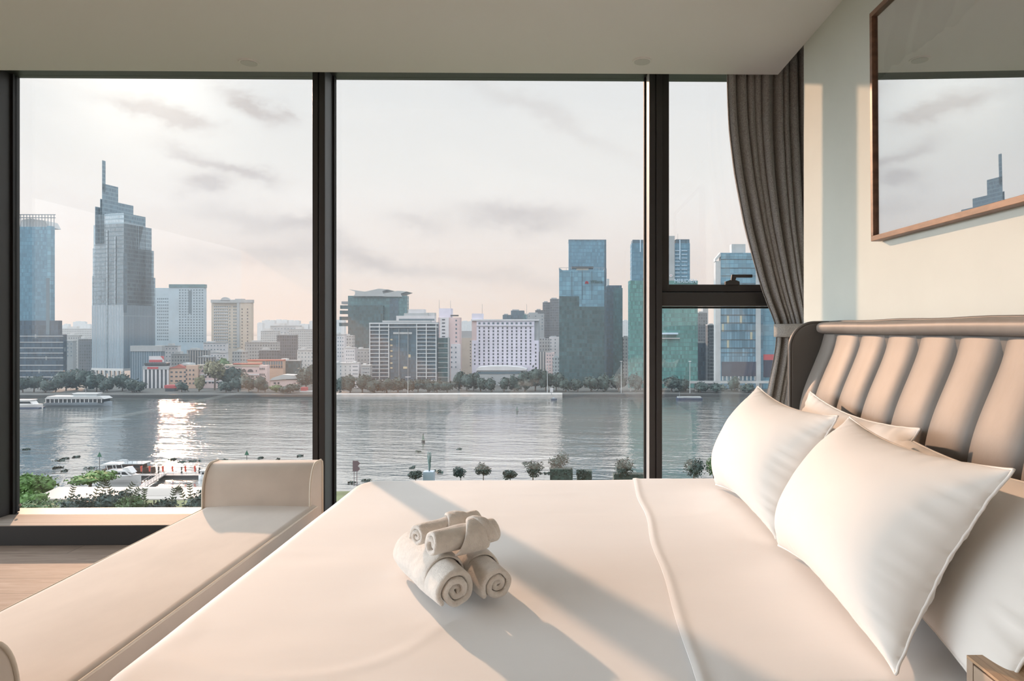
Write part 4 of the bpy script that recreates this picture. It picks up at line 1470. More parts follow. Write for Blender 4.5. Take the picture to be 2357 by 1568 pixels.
small = [
    (768, 793, 770, 640, 14, m_whiteb, 'slim white block right of the middle mullion'),
    (790, 812, 773, 660, 14, m_mottle, 'pale narrow block with small windows behind the slim white block'),
    (793, 817, 801, 600, 12, m_whiteb, 'white stepped block left of the grid front office'),
    (821, 852, 804, 610, 14, m_conc, 'pale blue-grey block touching the grid front office'),
    (768, 810, 836, 570, 12, m_conc, 'low pale hall above the riverside trees by the middle mullion'),
    (808, 826, 836, 566, 12, m_whiteb, 'low white house above the riverside trees'),
    (831, 852, 841, 562, 10, m_greyb, 'low grey shed beside the grid front office'),
]
for (x0, x1, yt, D, dp, mt, lb) in small:
    b = Bld('city_block', lb, x0, x1, yt, D, dp, mt, part='wall')
    b.rect('parapet', m_conc, x0 - 0.3, x1 + 0.3, yt - 0.8, yt + 1, -0.4, dp * 0.6)
    b.rect('roof_house', m_conc, x0 + 4, x0 + 11, yt - 4, yt, 2, dp * 0.6)
    if mt is not m_mottle:
        b.windows(frange(x0 + 5, x1 - 4, 4), frange(yt + 8, yt + 50, 6), 1.8, 2.6, m_winb)

# ---- 9 office with a white structural grid
b = Bld('grid_front_office', 'dark glass office behind a white structural grid', 850, 1007, 742, 585, 20, m_slate, part='glass_wall')
for x in (851, 873, 894.5, 959, 981, 1003.5):
    b.rect('grid_column', m_grid, x - 0.9, x + 0.9, 745, None, -1.2, 0)
for y in frange(752, 876, 15):
    for xa_, xb_ in ((850, 895), (959, 1005)):
        b.rect('grid_beam', m_grid, xa_, xb_, y - 0.7, y + 0.7, -1.1, 0)
b.rect('crown_beam', m_grid, 849.5, 1008, 743, 746, -1.4, 3)
b.rect('crown_beam', m_grid, 849.5, 1008, 752, 754, -1.4, 2)
for x in (918, 939):
    b.rect('centre_rib', m_greyb, x - 0.5, x + 0.5, 757, None, -0.6, 0)
m_lit = mat('lit_window', (0.55, 0.48, 0.33), 0.6)
b.windows([901], [782, 795, 808, 820, 836, 847], 5, 3.4, m_lit, d0=-0.3, name='lit_window')
b.rect('lit_window', m_lit, 928, 937, 844, 849, -0.3, 0)
b.rect('lit_window', m_lit, 940, 945, 816, 823, -0.3, 0)
b.rect('lit_band', m_conc, 905, 948, 765, 769, -0.3, 0)
b.rect('side_tower', m_dkg, 1008, 1032, 778, None, 1.0, 16)
for y in frange(790, 880, 9):
    b.rect('side_band', m_conc, 1008, 1032, y - 0.5, y + 0.5, 0.5, 1.2)
b.rect('side_column', m_greyb, 1030.5, 1033.5, 776, None, 0.4, 2)
b.rect('roof_step', m_conc, 880, 990, 738, 743, 4, 18)
b = Bld('white_rooftop_block', 'white rooftop block rising behind the grid front office', 912, 1000, 727, 680, 18, m_whiteb, part='wall')
b.rect('roof_house', m_whiteb, 940, 976, 712, 722, 3, 16)
b.rect('roof_house', m_conc, 976, 1000, 720, 727, 3, 14)
b.rect('window_band', m_winb, 918, 1000, 734, 738, -0.2, 0)
b.rect('roof_terrace', m_roofg, 930, 985, 721, 727.5, 1, 17)

# ---- 10 pink tower and its neighbour
b = Bld('pink_apartment_tower', 'slim pink tower with a blank side between the white blocks', 1008, 1058, 731, 640, 18, m_pinkb, part='wall')
b.rect('roof_house', m_lilac, 1010.5, 1038, 710, 731, 2, 14)
b.rect('pale_bay', m_whiteb, 1013, 1033, 731, 800, -0.6, 0)
b.rect('front_bay', m_whiteb, 1038, 1060, 792, None, -1.2, 0)
b.rect('roof_canopy', m_dark, 1037, 1054, 725, 728, 0, 5)
b.windows([1021], frange(736, 775, 6), 7, 2.6, m_win, d0=-0.8)
b.windows([1050], frange(738, 786, 6), 3, 4, m_winb)
b.windows([1040, 1049.5], frange(800, 845, 5), 2.6, 3.6, m_winb, d0=-1.4)
b.mast(1011, 690, 712, 0.2)
b.mast(1037, 692, 712, 0.2)
b = Bld('beige_flats', 'beige flats beside the white hotel', 1058, 1092, 778, 700, 16, m_beige, part='wall')
b.windows([1083, 1088], frange(786, 842, 9), 2.4, 2.6, m_win)
b.rect('roof_house', m_greyb, 1060, 1086, 762, 778, 4, 14)

# ---- 15 white hotel
b = Bld('white_hotel', 'broad white hotel with a grid of small windows', 1097, 1230, 736, 610, 22, m_lilac, part='wall')
b.rect('left_wing', m_lilac, 1086, 1099, 784, None, -0.5, 18)
b.rect('right_wing', m_lilac, 1228, 1240, 784, None, -0.5, 18)
b.rect('left_shoulder', m_pinkb, 1086, 1102, 736, 786, 1.0, 18)
b.rect('right_shoulder', m_greyb, 1226, 1240, 736, 786, 1.0, 18)
b.rect('stair_tower', m_lilac, 1086, 1110, 722, 737, 0.5, 12)
b.rect('cornice', m_whiteb, 1084, 1241, 735, 738.5, -1.0, 20)
b.rect('ledge', m_whiteb, 1097, 1228, 749, 750.5, -0.8, 0)
xs = frange(1103.5, 1221, 12)
b.windows(xs, [744.5], 5, 4.6, m_winb, limit=12)
b.windows(xs, frange(755, 838, 12), 3.4, 4.4, m_win, limit=100)
b.windows([1093, 1233], frange(794, 838, 6), 3, 4, m_win, d0=-0.7, limit=112)
b.mast(1110, 700, 722, 0.2)
b.mast(1212.5, 700, 736, 0.2)
b.poly('entrance_roof', m_whiteb, [(1096, 850), (1100, 846), (1125, 843.5), (1165, 843), (1200, 846), (1212, 850), (1212, 853), (1096, 853)], -22, -2)
b.rect('podium', m_greyb, 1098, 1210, 853, None, -21, -1)
b.rect('podium_band', m_winb, 1100, 1208, 856, 861, -21.3, -20.9)

more = [
    (1157, 1176, 725, 800, 16, m_slate, 'grey roof block just above the white hotel'),
    (1176, 1206, 715, 820, 16, m_slate, 'grey stepped block rising behind the white hotel'),
    (1204, 1214, 724, 810, 16, m_teal, 'narrow grey block behind the white hotel right of the stepped block'),
    (1214, 1252, 722, 760, 16, m_greyb, 'plain grey slab behind the right shoulder of the hotel'),
    (1232, 1252, 714, 900, 20, m_mottled, 'hazy stepped flats between the hotel and the bank tower, lower step'),
    (1249, 1268, 696, 880, 20, m_mottled, 'hazy stepped flats between the hotel and the bank tower, middle step'),
    (1266, 1292, 688, 860, 20, m_mottled, 'hazy stepped flats touching the bank tower, tallest step'),
    (1238, 1266, 780, 660, 14, m_mottle, 'white house with balconies right of the hotel'),
    (1264, 1292, 776, 690, 14, m_whiteb, 'plain white block touching the foot of the bank tower'),
    (1240, 1258, 810, 610, 12, m_stripe, 'low house with dark bands right of the hotel'),
    (1256, 1276, 812, 605, 12, m_pinkb, 'red-brown house beside the bank tower'),
    (1272, 1290, 822, 600, 12, m_mottle, 'narrow pale house at the bank tower foot'),
    (1434, 1452, 776, 640, 14, m_mottle, 'slim white building between the bank tower and the green tower'),
]
for (x0, x1, yt, D, dp, mt, lb) in more:
    b = Bld('city_block', lb, x0, x1, yt, D, dp, mt, part='wall')
    b.rect('roof_house', m_greyb, x0 + 3, x0 + (x1 - x0) * 0.6, yt - 2.5, yt, 2, dp * 0.6)
    if mt in (m_whiteb, m_greyb, m_pinkb):
        b.windows(frange(x0 + 4, x1 - 4, 3), frange(yt + 6, yt + 36, 5), 2.2, 2.6, m_winb)

# ---- 17 bank tower and neighbours
tall = Bld('glass_skyscraper', 'tall flat blue glass tower behind the bank tower', 1309, 1394, 552, 690, 30, m_blueg)
tall.rect('roof_trim', m_slate, 1308.5, 1395.5, 551.5, 553, -0.3, 28)
tall.rect('edge_fin', m_slate, 1391, 1395.5, 553, 640, -0.4, 0)
vp = Bld('bank_tower', 'blue glass tower with a flower logo and lettering near its top', 1287, 1391, 622, 590, 34, m_blueg2)
vp.rect('side_face', m_slate, 1391, 1396, 618, None, 0.4, 34)
vp.poly('raised_corner', m_blueg2, [(1286.5, 623), (1286.5, 616.5), (1297, 624)], -0.3, 0.5)
vp.rect('mid_dark_band', m_dkg, 1287, 1333, 682, 706, -0.06, 0)  # darker glass band on the left part of the front
vp.rect('lower_glass', m_dkg, 1287, 1391, 706, None, -0.10, 0)
vp.rect('lower_glass', m_dkg, 1287, 1331, 683, 706, -0.12, 0)
vp.rect('roof_bar', m_dark, 1316, 1366, 613.5, 617, 3, 16)
vp.rect('roof_lounge', m_beige, 1327, 1355, 617, 623, 4, 15)
for i, px in enumerate(frange(1291, 1391, 9)):
    vp.rect('roof_rail_post', m_steel, px - 0.25, px + 0.25, 616.5, 622, 0.2, 0.5)
vp.rect('roof_rail', m_steel, 1287, 1391, 616, 616.7, 0.2, 0.6)
for x in (1316, 1340, 1362):
    vp.rect('rib', m_slate, x - 0.4, x + 0.4, 624, 690, -0.25, 0)


def lettering(parent, text, px, py, px_w, px_h, D, mt, name='lettering', dz=-0.8):
    cu_ = bpy.data.curves.new(name, 'FONT')
    cu_.body = text
    cu_.extrude = 0.12
    cu_.fill_mode = 'BOTH'
    o = bpy.data.objects.new(name, cu_)
    S.collection.objects.link(o)
    cu_.size = 1.0
    bpy.context.view_layer.update()
    w0, h0 = o.dimensions.x, o.dimensions.y
    k = D / F_PX
    p = atY(px, py, D + dz)
    o.parent = parent
    o.location = p - parent.location
    o.rotation_euler = (math.pi / 2, 0, 0)
    o.scale = (px_w * k / w0, px_h * k / max(h0, 0.01), 1)
    me = bpy.data.meshes.new_from_object(o.evaluated_get(bpy.context.evaluated_depsgraph_get()))
    me.materials.clear()
    me.materials.append(mt)
    mo = bpy.data.objects.new(name, me)
    S.collection.objects.link(mo)
    mo.parent, mo.location, mo.rotation_euler, mo.scale = parent, o.location, o.rotation_euler, o.scale
    bpy.data.objects.remove(o, do_unlink=True)
    return mo


m_ink = mat('dark_green_letters', (0.02, 0.07, 0.06), 0.6)
m_petal = mat('red_logo', (0.38, 0.03, 0.05), 0.6)
m_palelet = mat('pale_letters', (0.45, 0.60, 0.72), 0.6)
lettering(vp.e, 'VPBank', 1358.5, 651.5, 29, 6.5, 590, m_ink)
lg = MB()
lc = atY(1350.5, 652, 589.2)
kk = 590 / F_PX
for ang, ln_, wd2 in ((90, 6.2, 1.7), (55, 5.6, 1.5), (125, 5.6, 1.5), (20, 4.6, 1.3), (160, 4.6, 1.3)):
    a = math.radians(ang)
    pts = []
    for i in range(12):
        q = i / 12 * 2 * math.pi
        u_, v_ = (ln_ * 0.62 + ln_ * 0.42 * math.cos(q)) * kk, wd2 * math.sin(q) * kk
        pts.append((lc.x + u_ * math.cos(a) - v_ * math.sin(a), lc.z + u_ * math.sin(a) + v_ * math.cos(a) - 1.2 * kk))
    lg.prism(pts, 589.0, 589.25, 'y')
lg.build('flower_logo', m_petal, vp.e)
nb = Bld('glass_office', 'darker glass office stepping down right of the bank tower', 1396, 1433, 663, 640, 24, m_teal)
nb.rect('dark_bay', m_slate, 1395, 1412, 660, None, -0.5, 20)
nb.rect('roof_plant', m_slate, 1398, 1431, 657, 664, 2, 16)
nb.rect('lift_house', m_conc, 1397, 1402, 642, 658, 3, 8)

# ---- 18 green tower and its sign
gt = Bld('green_hotel_tower', 'green glass tower with pale lettering on its roof edge', 1449, 1606, 646, 560, 30, m_green)
gt.rect('upper_tower', m_blueg, 1454, 1527, 560, 650, 6, 30)
gt.rect('upper_crown', m_slate, 1456, 1527, 552, 562, 7, 28)
gt.rect('upper_tower', m_blueg, 1526, 1588, 560, 650, 5, 30)
gt.rect('upper_crown', m_slate, 1556, 1587, 551, 562, 5.5, 26)
gt.rect('concrete_core', m_greyb, 1520, 1553, 543, 650, 4.0, 26)
gt.rect('light_shaft', m_palelet, 1564, 1566, 552, 598, 4.5, 5)
for y in frange(577, 637, 8):
    for xa_, xb_ in ((1554, 1565), (1569, 1582)):
        gt.rect('light_bar', m_palelet, xa_, xb_, y - 0.7, y + 0.7, 4.4, 5)
gt.rect('light_shaft', m_palelet, 1473, 1475, 552, 580, 5.4, 6)
gt.mast(1560, 538, 552, 0.15, 8)
gt.rect('roof_rail', m_slate, 1480, 1500, 640, 646, 1, 4)
lettering(gt.e, 'MERIDIEN', 1552, 651, 50, 8.5, 560, m_palelet)
sg = atY(1544.5, 634.5, 563.4)
MB().cyl((sg.x, 563.4, sg.z), (sg.x, 564, sg.z), 1.25, n=20).build('round_sign', m_whiteb, gt.e)
MB().box(sg.x - 0.15, sg.x + 0.15, 563.3, 563.4, sg.z - 0.55, sg.z + 0.45).box(sg.x - 0.45, sg.x + 0.45, 563.3, 563.4, sg.z + 0.2, sg.z + 0.45).build('round_sign_mark', m_red, gt.e)
gt.rect('balcony_slab', m_palelet, 1500, 1561, 766, 770, -3.5, 0)
gt.rect('balcony_slab', m_conc, 1500, 1565, 778, 780, -2, 0)

# ---- 19 right glass tower
rt = Bld('right_glass_tower', 'broad blue glass tower left of the curtain with a roof block', 1659, 1757, 590, 550, 26, m_gold)
rt.rect('white_corner', m_conc, 1647, 1659, 601, None, 0.3, 22)
rt.rect('upper_glass', m_blueg2, 1659, 1740, 590, 700, -0.1, 0)
rt.poly('roof_edge', m_conc, [(1646, 602), (1659, 590), (1659, 581), (1646, 596)], -0.3, 6)
rt.rect('parapet', m_blueg2, 1659, 1757, 582, 591, -0.3, 20)
rt.rect('roof_block', m_roofg, 1684, 1716, 562, 582, 4, 18)
for y in (597, 617, 635, 653, 671, 725, 743, 761, 782, 801, 812):
    rt.rect('floor_line', m_dark, 1659, 1740, y - 0.5, y + 0.5, -0.35, 0)
rt.rect('edge_pier', m_roofg, 1740, 1751, 600, None, -0.8, 4)
rt.rect('far_bay', m_blueg2, 1751, 1800, 620, None, 1.5, 24)
rt.rect('advert_panel', m_navyboard, 1661, 1740, 833, 866, -1.0, -0.4)
rt.rect('red_panel', m_red, 1752, 1790, 816, 829, 0.8, 1.5)
rt.rect('advert_panel', m_navyboard, 1752, 1790, 830, 868, 0.8, 1.5)
for px in frange(1664, 1738, 9):
    rt.rect('ground_column', m_conc, px - 0.9, px + 0.9, 866, 876, -1.0, 0)
more = [
    (1606, 1628, 720, 690, 16, m_mottled, 'dark hazy block between the green tower and the right glass tower'),
    (1618, 1630, 706, 760, 16, m_greyb, 'small grey block behind the dark hazy block'),
    (1629, 1649, 748, 590, 14, m_mottled, 'slim dark tower with pale floor lines left of the right glass tower'),
    (1600, 1634, 790, 600, 14, m_navy, 'low dark block below the hazy blocks by the green tower'),
]
for (x0, x1, yt, D, dp, mt, lb) in more:
    b = Bld('city_block', lb, x0, x1, yt, D, dp, mt, part='wall')
    b.rect('roof_house', m_greyb, x0 + 3, x0 + (x1 - x0) * 0.6, yt - 3, yt, 2, dp * 0.6)
    if yt == 748:
        b.rect('roof_edge', m_whiteb, 1629, 1649, 747, 749, -0.6, 8)
        for y in frange(756, 868, 15):
            b.rect('floor_line', m_conc, 1633, 1649, y - 0.4, y + 0.4, -0.4, 0)

# ---- elevated road and lamp posts
rd = Bld('elevated_road', 'pale elevated road deck along the far bank behind the curtain side', 1430, 1800, 879, 530, 8, m_conc, cat='road', yb=883, part='deck')
for px in range(1450, 1800, 50):
    rd.rect('column', m_conc, px, px + 3, 883, None, 2, 4)
rd.rect('parapet_rail', m_roofg, 1430, 1800, 877.5, 879, 0, 0.4)


def lamp(px, yt, yb, D, lb, arm_px=5):
    a, b_ = atY(px, yb, D), atY(px, yt, D)
    e = empty('street_lamp', (a.x, D, min(a.z, b_.z)), lb, 'street lamp', 'street lamps on the far quay')
    MB().cyl((a.x, D, ZF), (a.x, D, b_.z), 0.28, 0.16, 8).build('pole', m_roofg, e)
    r_ = arm_px * D / F_PX
    MB().box(a.x - r_, a.x + r_, D - 0.2, D + 0.2, b_.z - 0.2, b_.z + 0.25).build('lamp_head', m_whiteb, e)


lamp(1260, 838, 908, 516, 'pale street lamp in front of the dark trees by the hotel')
lamp(1430, 832, 908, 516, 'pale street lamp left of the third mullion', 3)
lamp(1588, 832, 905, 516, 'pale street lamp before the green tower', 3)
lamp(939, 868, 905, 514, 'short double street lamp before the grid front office', 6)
sgn = Bld('quay_sign', 'small blue and white round sign on the quay below the lamp', 1266, 1273, 893, 505, 0.3, m_whiteb, cat='sign', yb=903, part='panel')
sgn.rect('post', m_steel, 1269, 1270, 903, None, 0.0, 0.3)

# ------------------------------------------------------------------ trees
def leaf_mat(name, col, amt=0.45):
    m = mat(name, col, 0.7, var=(0.9, amt))
    return m


m_leafd = leaf_mat('dark_foliage', (0.028, 0.054, 0.048))
m_leafm = leaf_mat('green_foliage', (0.075, 0.13, 0.055))
m_leafb = leaf_mat('bright_foliage', (0.085, 0.17, 0.045))
m_leafo = leaf_mat('olive_foliage', (0.13, 0.13, 0.075))
m_bark = mat('bark', (0.12, 0.10, 0.085), 0.9)


def crown(mb, r, c, rx, ry, rz, n, size, core=0.72):
    if core:
        mb.ball(c, rx * core, ry * core, rz * core, 12, 8, 0.16, r)
    for _ in range(n):
        v = Vector((r.gauss(0, 1), r.gauss(0, 1), r.gauss(0, 1))).normalized()
        k = r.uniform(0.62, 1.05)
        lump = 1 + 0.22 * mnoise.noise(v * 2.3 + Vector(c) * 0.37)
        p = Vector(c) + Vector((v.x * rx, v.y * ry, v.z * rz)) * k * lump
        a = Vector((r.uniform(-1, 1), r.uniform(-1, 1), r.uniform(-0.7, 0.7))).normalized()
        b_ = a.cross(Vector((r.uniform(-1, 1), r.uniform(-1, 1), r.uniform(-1, 1)))).normalized()
        s = size * r.uniform(0.6, 1.3)
        mb.add([p - a * s, p + b_ * s * 0.55, p + a * s, p - b_ * s * 0.55], [(0, 1, 2, 3)])


def tree(label, px, yt, yb, wpx, D, mt, base=None, n=260, leaf=None, name='tree', cat='tree', group=None, trunk=True, low=0.25, seed=None, squat=1.0, core=0.72):
    """crown spans yt..yb in the photo; the trunk reaches the ground"""
    r = random.Random(seed if seed is not None else int(px * 7 + yt))
    k = D / F_PX
    top, bot = atY(px, yt, D), atY(px, yb, D)
    base = ZF if base is None else base
    e = empty(name, (top.x, D, base), label, cat, group)
    if base is ZF or base == ZF:
        wpx, bot, top = wpx * 1.25, Vector((bot.x, bot.y, max(ZF + 0.4, bot.z - 2.2))), Vector((top.x, top.y, top.z + 1.6))
    h = top.z - bot.z
    rx = wpx * k / 2
    mb = MB()
    cz = (top.z + bot.z) / 2
    sub = 5
    for i in range(sub):
        a = r.uniform(0, 6.28)
        cx = top.x + rx * 0.45 * math.cos(a) * (i > 0)
        cyy = D + rx * 0.45 * math.sin(a) * (i > 0)
        cc = cz + h * r.uniform(-0.16, 0.16) * (i > 0)
        q = 0.72 if i else 0.85
        crown(mb, r, (cx, cyy, cc), rx * q * 0.85, rx * q * 0.8, h * 0.5 * q * squat, n // sub, leaf or max(0.35, rx * 0.16), core)
    mb.build('crown', mt, e, fix=False)
    if trunk:
        tk = MB()
        tk.cyl((top.x, D, base), (top.x + rx * 0.05, D, cz), max(0.12, rx * 0.07), max(0.08, rx * 0.045), 7)
        for i in range(3):
            a = r.uniform(0, 6.28)
            tk.cyl((top.x, D, lin(base, cz, 0.75)), (top.x + rx * 0.5 * math.cos(a), D + rx * 0.5 * math.sin(a), cz + h * 0.2), max(0.08, rx * 0.04), max(0.04, rx * 0.02), 5)
        tk.build('trunk', m_bark, e)
    return e


G_L = 'dark riverside trees on the far bank by the left edge tower'
for px, yt, yb, w_, D in ((52, 872, 905, 30, 528), (78, 866, 905, 34, 532), (104, 874, 905, 30, 526), (128, 866, 903, 32, 534), (152, 852, 902, 36, 545),
                          (176, 846, 900, 40, 552), (198, 852, 902, 36, 540), (222, 862, 902, 36, 534), (246, 870, 902, 30, 530), (282, 858, 898, 34, 540), (304, 874, 902, 34, 528),
                          (322, 880, 903, 24, 526)):
    tree('dark green riverside tree below the left edge tower and stepped tower', px, yt, yb, w_, D, m_leafd, group=G_L, n=200)
tree('round dark tree under the orange block beside the red awning', 418, 880, 902, 26, 530, m_leafd, n=160)
tree('large olive spreading tree before the arcaded building', 494, 830, 872, 46, 546, m_leafo, n=220)
tree('taller leafy green tree rising behind the olive spreading tree', 513, 823, 850, 34, 590, m_leafm, n=180)
tree('dark bushy tree in the middle of the arcaded building', 536, 838, 892, 44, 548, m_leafd, n=240)
tree('bare olive tree at the left end of the arcaded building', 458, 866, 898, 24, 534, m_leafo, n=120)
for px, yt, yb, w_ in ((520, 880, 906, 30), (548, 872, 904, 34), (572, 866, 902, 34), (594, 868, 904, 30), (610, 884, 906, 24)):
    tree('grey green riverside tree in front of the arcaded building', px, yt, yb, w_, 528, m_leafd, group='riverside trees before the arcaded building', n=170)
tree('small green tree before the small pink house', 636, 888, 906, 26, 526, m_leafm, n=130)
tree('dark rounded tree hanging over the water right of the small pink house', 668, 888, 914, 38, 521, m_leafd, n=240)
tree('tall dark tree beside the middle mullion on the far bank', 704, 842, 900, 40, 545, m_leafd, n=240)
G_M = 'dark rounded trees below the grid front office'
for px, yt, yb, w_, D in ((782, 868, 906, 28, 520), (806, 862, 906, 36, 522), (834, 864, 908, 38, 520), (862, 872, 908, 38, 520), (890, 874, 908, 38, 520), (916, 870, 907, 36, 522),
                          (940, 876, 907, 30, 522), (962, 876, 906, 30, 524), (984, 872, 905, 28, 524), (1006, 878, 905, 30, 524), (1030, 880, 906, 28, 522)):
    tree('dark rounded riverside tree below the grid front office', px, yt, yb, w_, D, m_leafd, group=G_M, n=200)
G_H = 'dark trees around the white hotel entrance'
for px, yt, yb, w_, D in ((1056, 852, 896, 26, 540), (1074, 858, 900, 30, 535), (1090, 856, 898, 26, 538), (1106, 868, 902, 26, 530), (1132, 872, 903, 28, 528), (1160, 872, 903, 30, 528), (1184, 866, 902, 30, 528),
                          (1208, 852, 902, 34, 532), (1232, 846, 902, 40, 535), (1256, 850, 902, 34, 534), (1280, 858, 902, 34, 532), (1302, 872, 902, 28, 528)):
    tree('dark riverside tree near the white hotel entrance', px, yt, yb, w_, D, m_leafd, group=G_H, n=200)
G_R = 'dark riverside trees under the elevated road'
for px, yt, yb, w_, D in ((1330, 874, 904, 30, 528), (1360, 868, 903, 34, 530), (1392, 864, 903, 34, 532), (1424, 862, 903, 34, 532), (1462, 860, 902, 34, 530), (1545, 868, 902, 40, 526),
                          (1576, 872, 902, 34, 524), (1612, 882, 904, 36, 520), (1650, 886, 905, 36, 518), (1690, 868, 900, 26, 526), (1724, 886, 905, 34, 518)):
    tree('dark riverside tree on the far bank under the elevated road', px, yt, yb, w_, D, m_leafd, group=G_R, n=180)

# ------------------------------------------------------------------ near bank
def sub_tree(*a, **k):
    return tree(*a, base=ZN, **k)


sub_tree('large bright green tree low at the left edge of the window', 72, 1086, 1150, 100, 190, m_leafb, n=900, leaf=0.5)
sub_tree('lower bright bush under the large green tree at the left edge', 66, 1128, 1178, 80, 172, m_leafb, n=600, leaf=0.45, name='bush', cat='bush', trunk=False)
sub_tree('wide flat crowned green tree in front of the white yacht', 206, 1086, 1118, 118, 206, m_leafb, n=700, leaf=0.5, squat=0.8)
for lb, px, yt, yb, w_, D, mt in (
        ('dark leafy shrub at the lower left pane corner', 110, 1150, 1186, 120, 160, m_leafm),
        ('dense shrub left of centre below the pale canopy', 200, 1136, 1186, 110, 156, m_leafd),
        ('tall feathery shrub below the middle of the pale canopy', 262, 1124, 1186, 100, 156, m_leafd),
        ('shrub just left of the sunlit gap below the canopy', 316, 1134, 1186, 80, 154, m_leafm),
        ('thin shrub in the sunlit gap below the canopy', 372, 1150, 1188, 76, 156, m_leafd),
        ('dark shrub touching the bench arm', 450, 1132, 1186, 110, 154, m_leafd),
        ('dark shrub hidden behind the bench arm', 540, 1132, 1186, 90, 154, m_leafd)):
    sub_tree(lb, px, yt, yb, w_, D, mt, n=700, leaf=0.38, core=0.5, name='shrub', cat='shrub', trunk=False)
r = random.Random(5)
m_twig = leaf_mat('seed_pods', (0.05, 0.06, 0.035))
for i, (px, yb) in enumerate(((160, 1150), (215, 1142), (232, 1136), (258, 1132), (285, 1140), (300, 1142), (330, 1146), (395, 1150), (424, 1140), (440, 1146), (462, 1142), (478, 1146))):
    p = atY(px, yb + 12, 150)
    e = empty('plant_frond', (p.x, 150, ZN), 'feathery plant frond reaching up before the pale canopy', 'plant', 'feathery fronds before the pale canopy')
    mb = MB()
    tip = atY(px + r.uniform(-14, 22), yb - r.uniform(10, 26), 150)
    path = [p.lerp(tip, q / 6) + Vector((0, 0, 0.5 * math.sin(q / 6 * 2.4))) for q in range(7)]
    for q in range(1, 7):
        for s in (-1, 1):
            a = path[q]
            d = (path[q] - path[q - 1]).normalized()
            n_ = Vector((d.z, 0, -d.x)) * s
            mb.add([a, a + n_ * 0.5 + d * 0.2, a + n_ * 0.75 + d * 0.5, a + d * 0.3], [(0, 1, 2, 3)])
    st_ = MB().tube([Vector((p.x, 150, ZN))] + path, 0.05, 5)
    st_.build('stem', m_twig, e)
    mb.build('leaflets', m_twig, e, fix=False)

# pale canopy roof of the landing
m_canvas = mat('pale_canvas', (0.40, 0.37, 0.34), 0.6)
cz_ = -42.6
ca = empty('canopy', (atZ(280, 1135, cz_).x, atZ(280, 1135, cz_).y, ZN), 'long pale flat canopy roof on the near bank', 'canopy')
q0, q1, q2, q3 = atZ(72, 1149, cz_), atZ(640, 1149, cz_), atZ(640, 1122, cz_ + 1.0), atZ(134, 1121, cz_ + 1.0)
mb = MB().add([q0, q1, q2, q3, q0 - Vector((0, 0, .3)), q1 - Vector((0, 0, .3)), q2 - Vector((0, 0, .3)), q3 - Vector((0, 0, .3))],
              [(0, 1, 2, 3), (7, 6, 5, 4), (0, 4, 5, 1), (1, 5, 6, 2), (2, 6, 7, 3), (3, 7, 4, 0)])
mb.build('roof', m_canvas, ca)


def vault(s, t):
    p = atZ(lin(288, 400, s), 1141, cz_ + 0.2)
    a = math.pi * t
    return (p.x, lin(q0.y, q3.y, 0.2 + 0.6 * t), cz_ + 0.3 + 1.6 * math.sin(a))


MB().grid(10, 10, vault).build('roof_vault', m_canvas, ca, smooth=True)
for px in (90, 180, 270, 352, 440, 540):
    p = atZ(px, 1148, cz_)
    MB().cyl((p.x, p.y + 0.5, ZN), (p.x, p.y + 0.5, cz_), 0.16, n=8).build('post', m_dark, ca)
MB().box(q0.x, q1.x, q0.y - 0.05, q0.y + 0.1, cz_ - 0.35, cz_ + 0.02).build('gutter', m_dark, ca)

# jetty, flags, beacons
m_plank = mat('jetty_planks', (0.34, 0.32, 0.31), 0.8, var=(0.6, 0.2))
jp = [atZ(325, 1122, -47.6), atZ(375, 1090, -47.6)]
jt = empty('jetty', (jp[0].x, jp[0].y, ZW), 'grey wooden gangway running out to the pontoon', 'jetty')
d = (jp[1] - jp[0]).normalized()
n_ = Vector((-d.y, d.x, 0)) * 1.1
MB().add([jp[0] - n_, jp[0] + n_, jp[1] + n_, jp[1] - n_] + [v - Vector((0, 0, .35)) for v in (jp[0] - n_, jp[0] + n_, jp[1] + n_, jp[1] - n_)],
         [(0, 1, 2, 3), (7, 6, 5, 4), (0, 4, 5, 1), (1, 5, 6, 2), (2, 6, 7, 3), (3, 7, 4, 0)]).build('deck', m_plank, jt)
for s_ in (-1, 1):
    rr_ = MB()
    for i in range(9):
        p = jp[0].lerp(jp[1], i / 8) + n_ * s_
        rr_.cyl(p, p + Vector((0, 0, 1.1)), 0.05, n=6)
    rr_.tube([jp[0] + n_ * s_ + Vector((0, 0, 1.1)), jp[1] + n_ * s_ + Vector((0, 0, 1.1))], 0.05, 6)
    rr_.build('railing', m_steel, jt)
pa, pb = atZ(312, 1094, -48.2), atZ(500, 1094, -48.2)
pt_ = empty('pontoon', ((pa.x + pb.x) / 2, pa.y, ZW), 'long low dark pontoon across the end of the gangway', 'pontoon')
MB().box(pa.x, pb.x, pa.y - 1.2, pa.y + 1.2, ZW - 0.2, -48.2).build('float', m_dark, pt_)
MB().box(pa.x, pb.x, pa.y - 1.3, pa.y + 1.3, -48.2, -48.0).build('deck', m_plank, pt_)
m_flag = mat('red_flag_cloth', (0.55, 0.10, 0.07), 0.7)
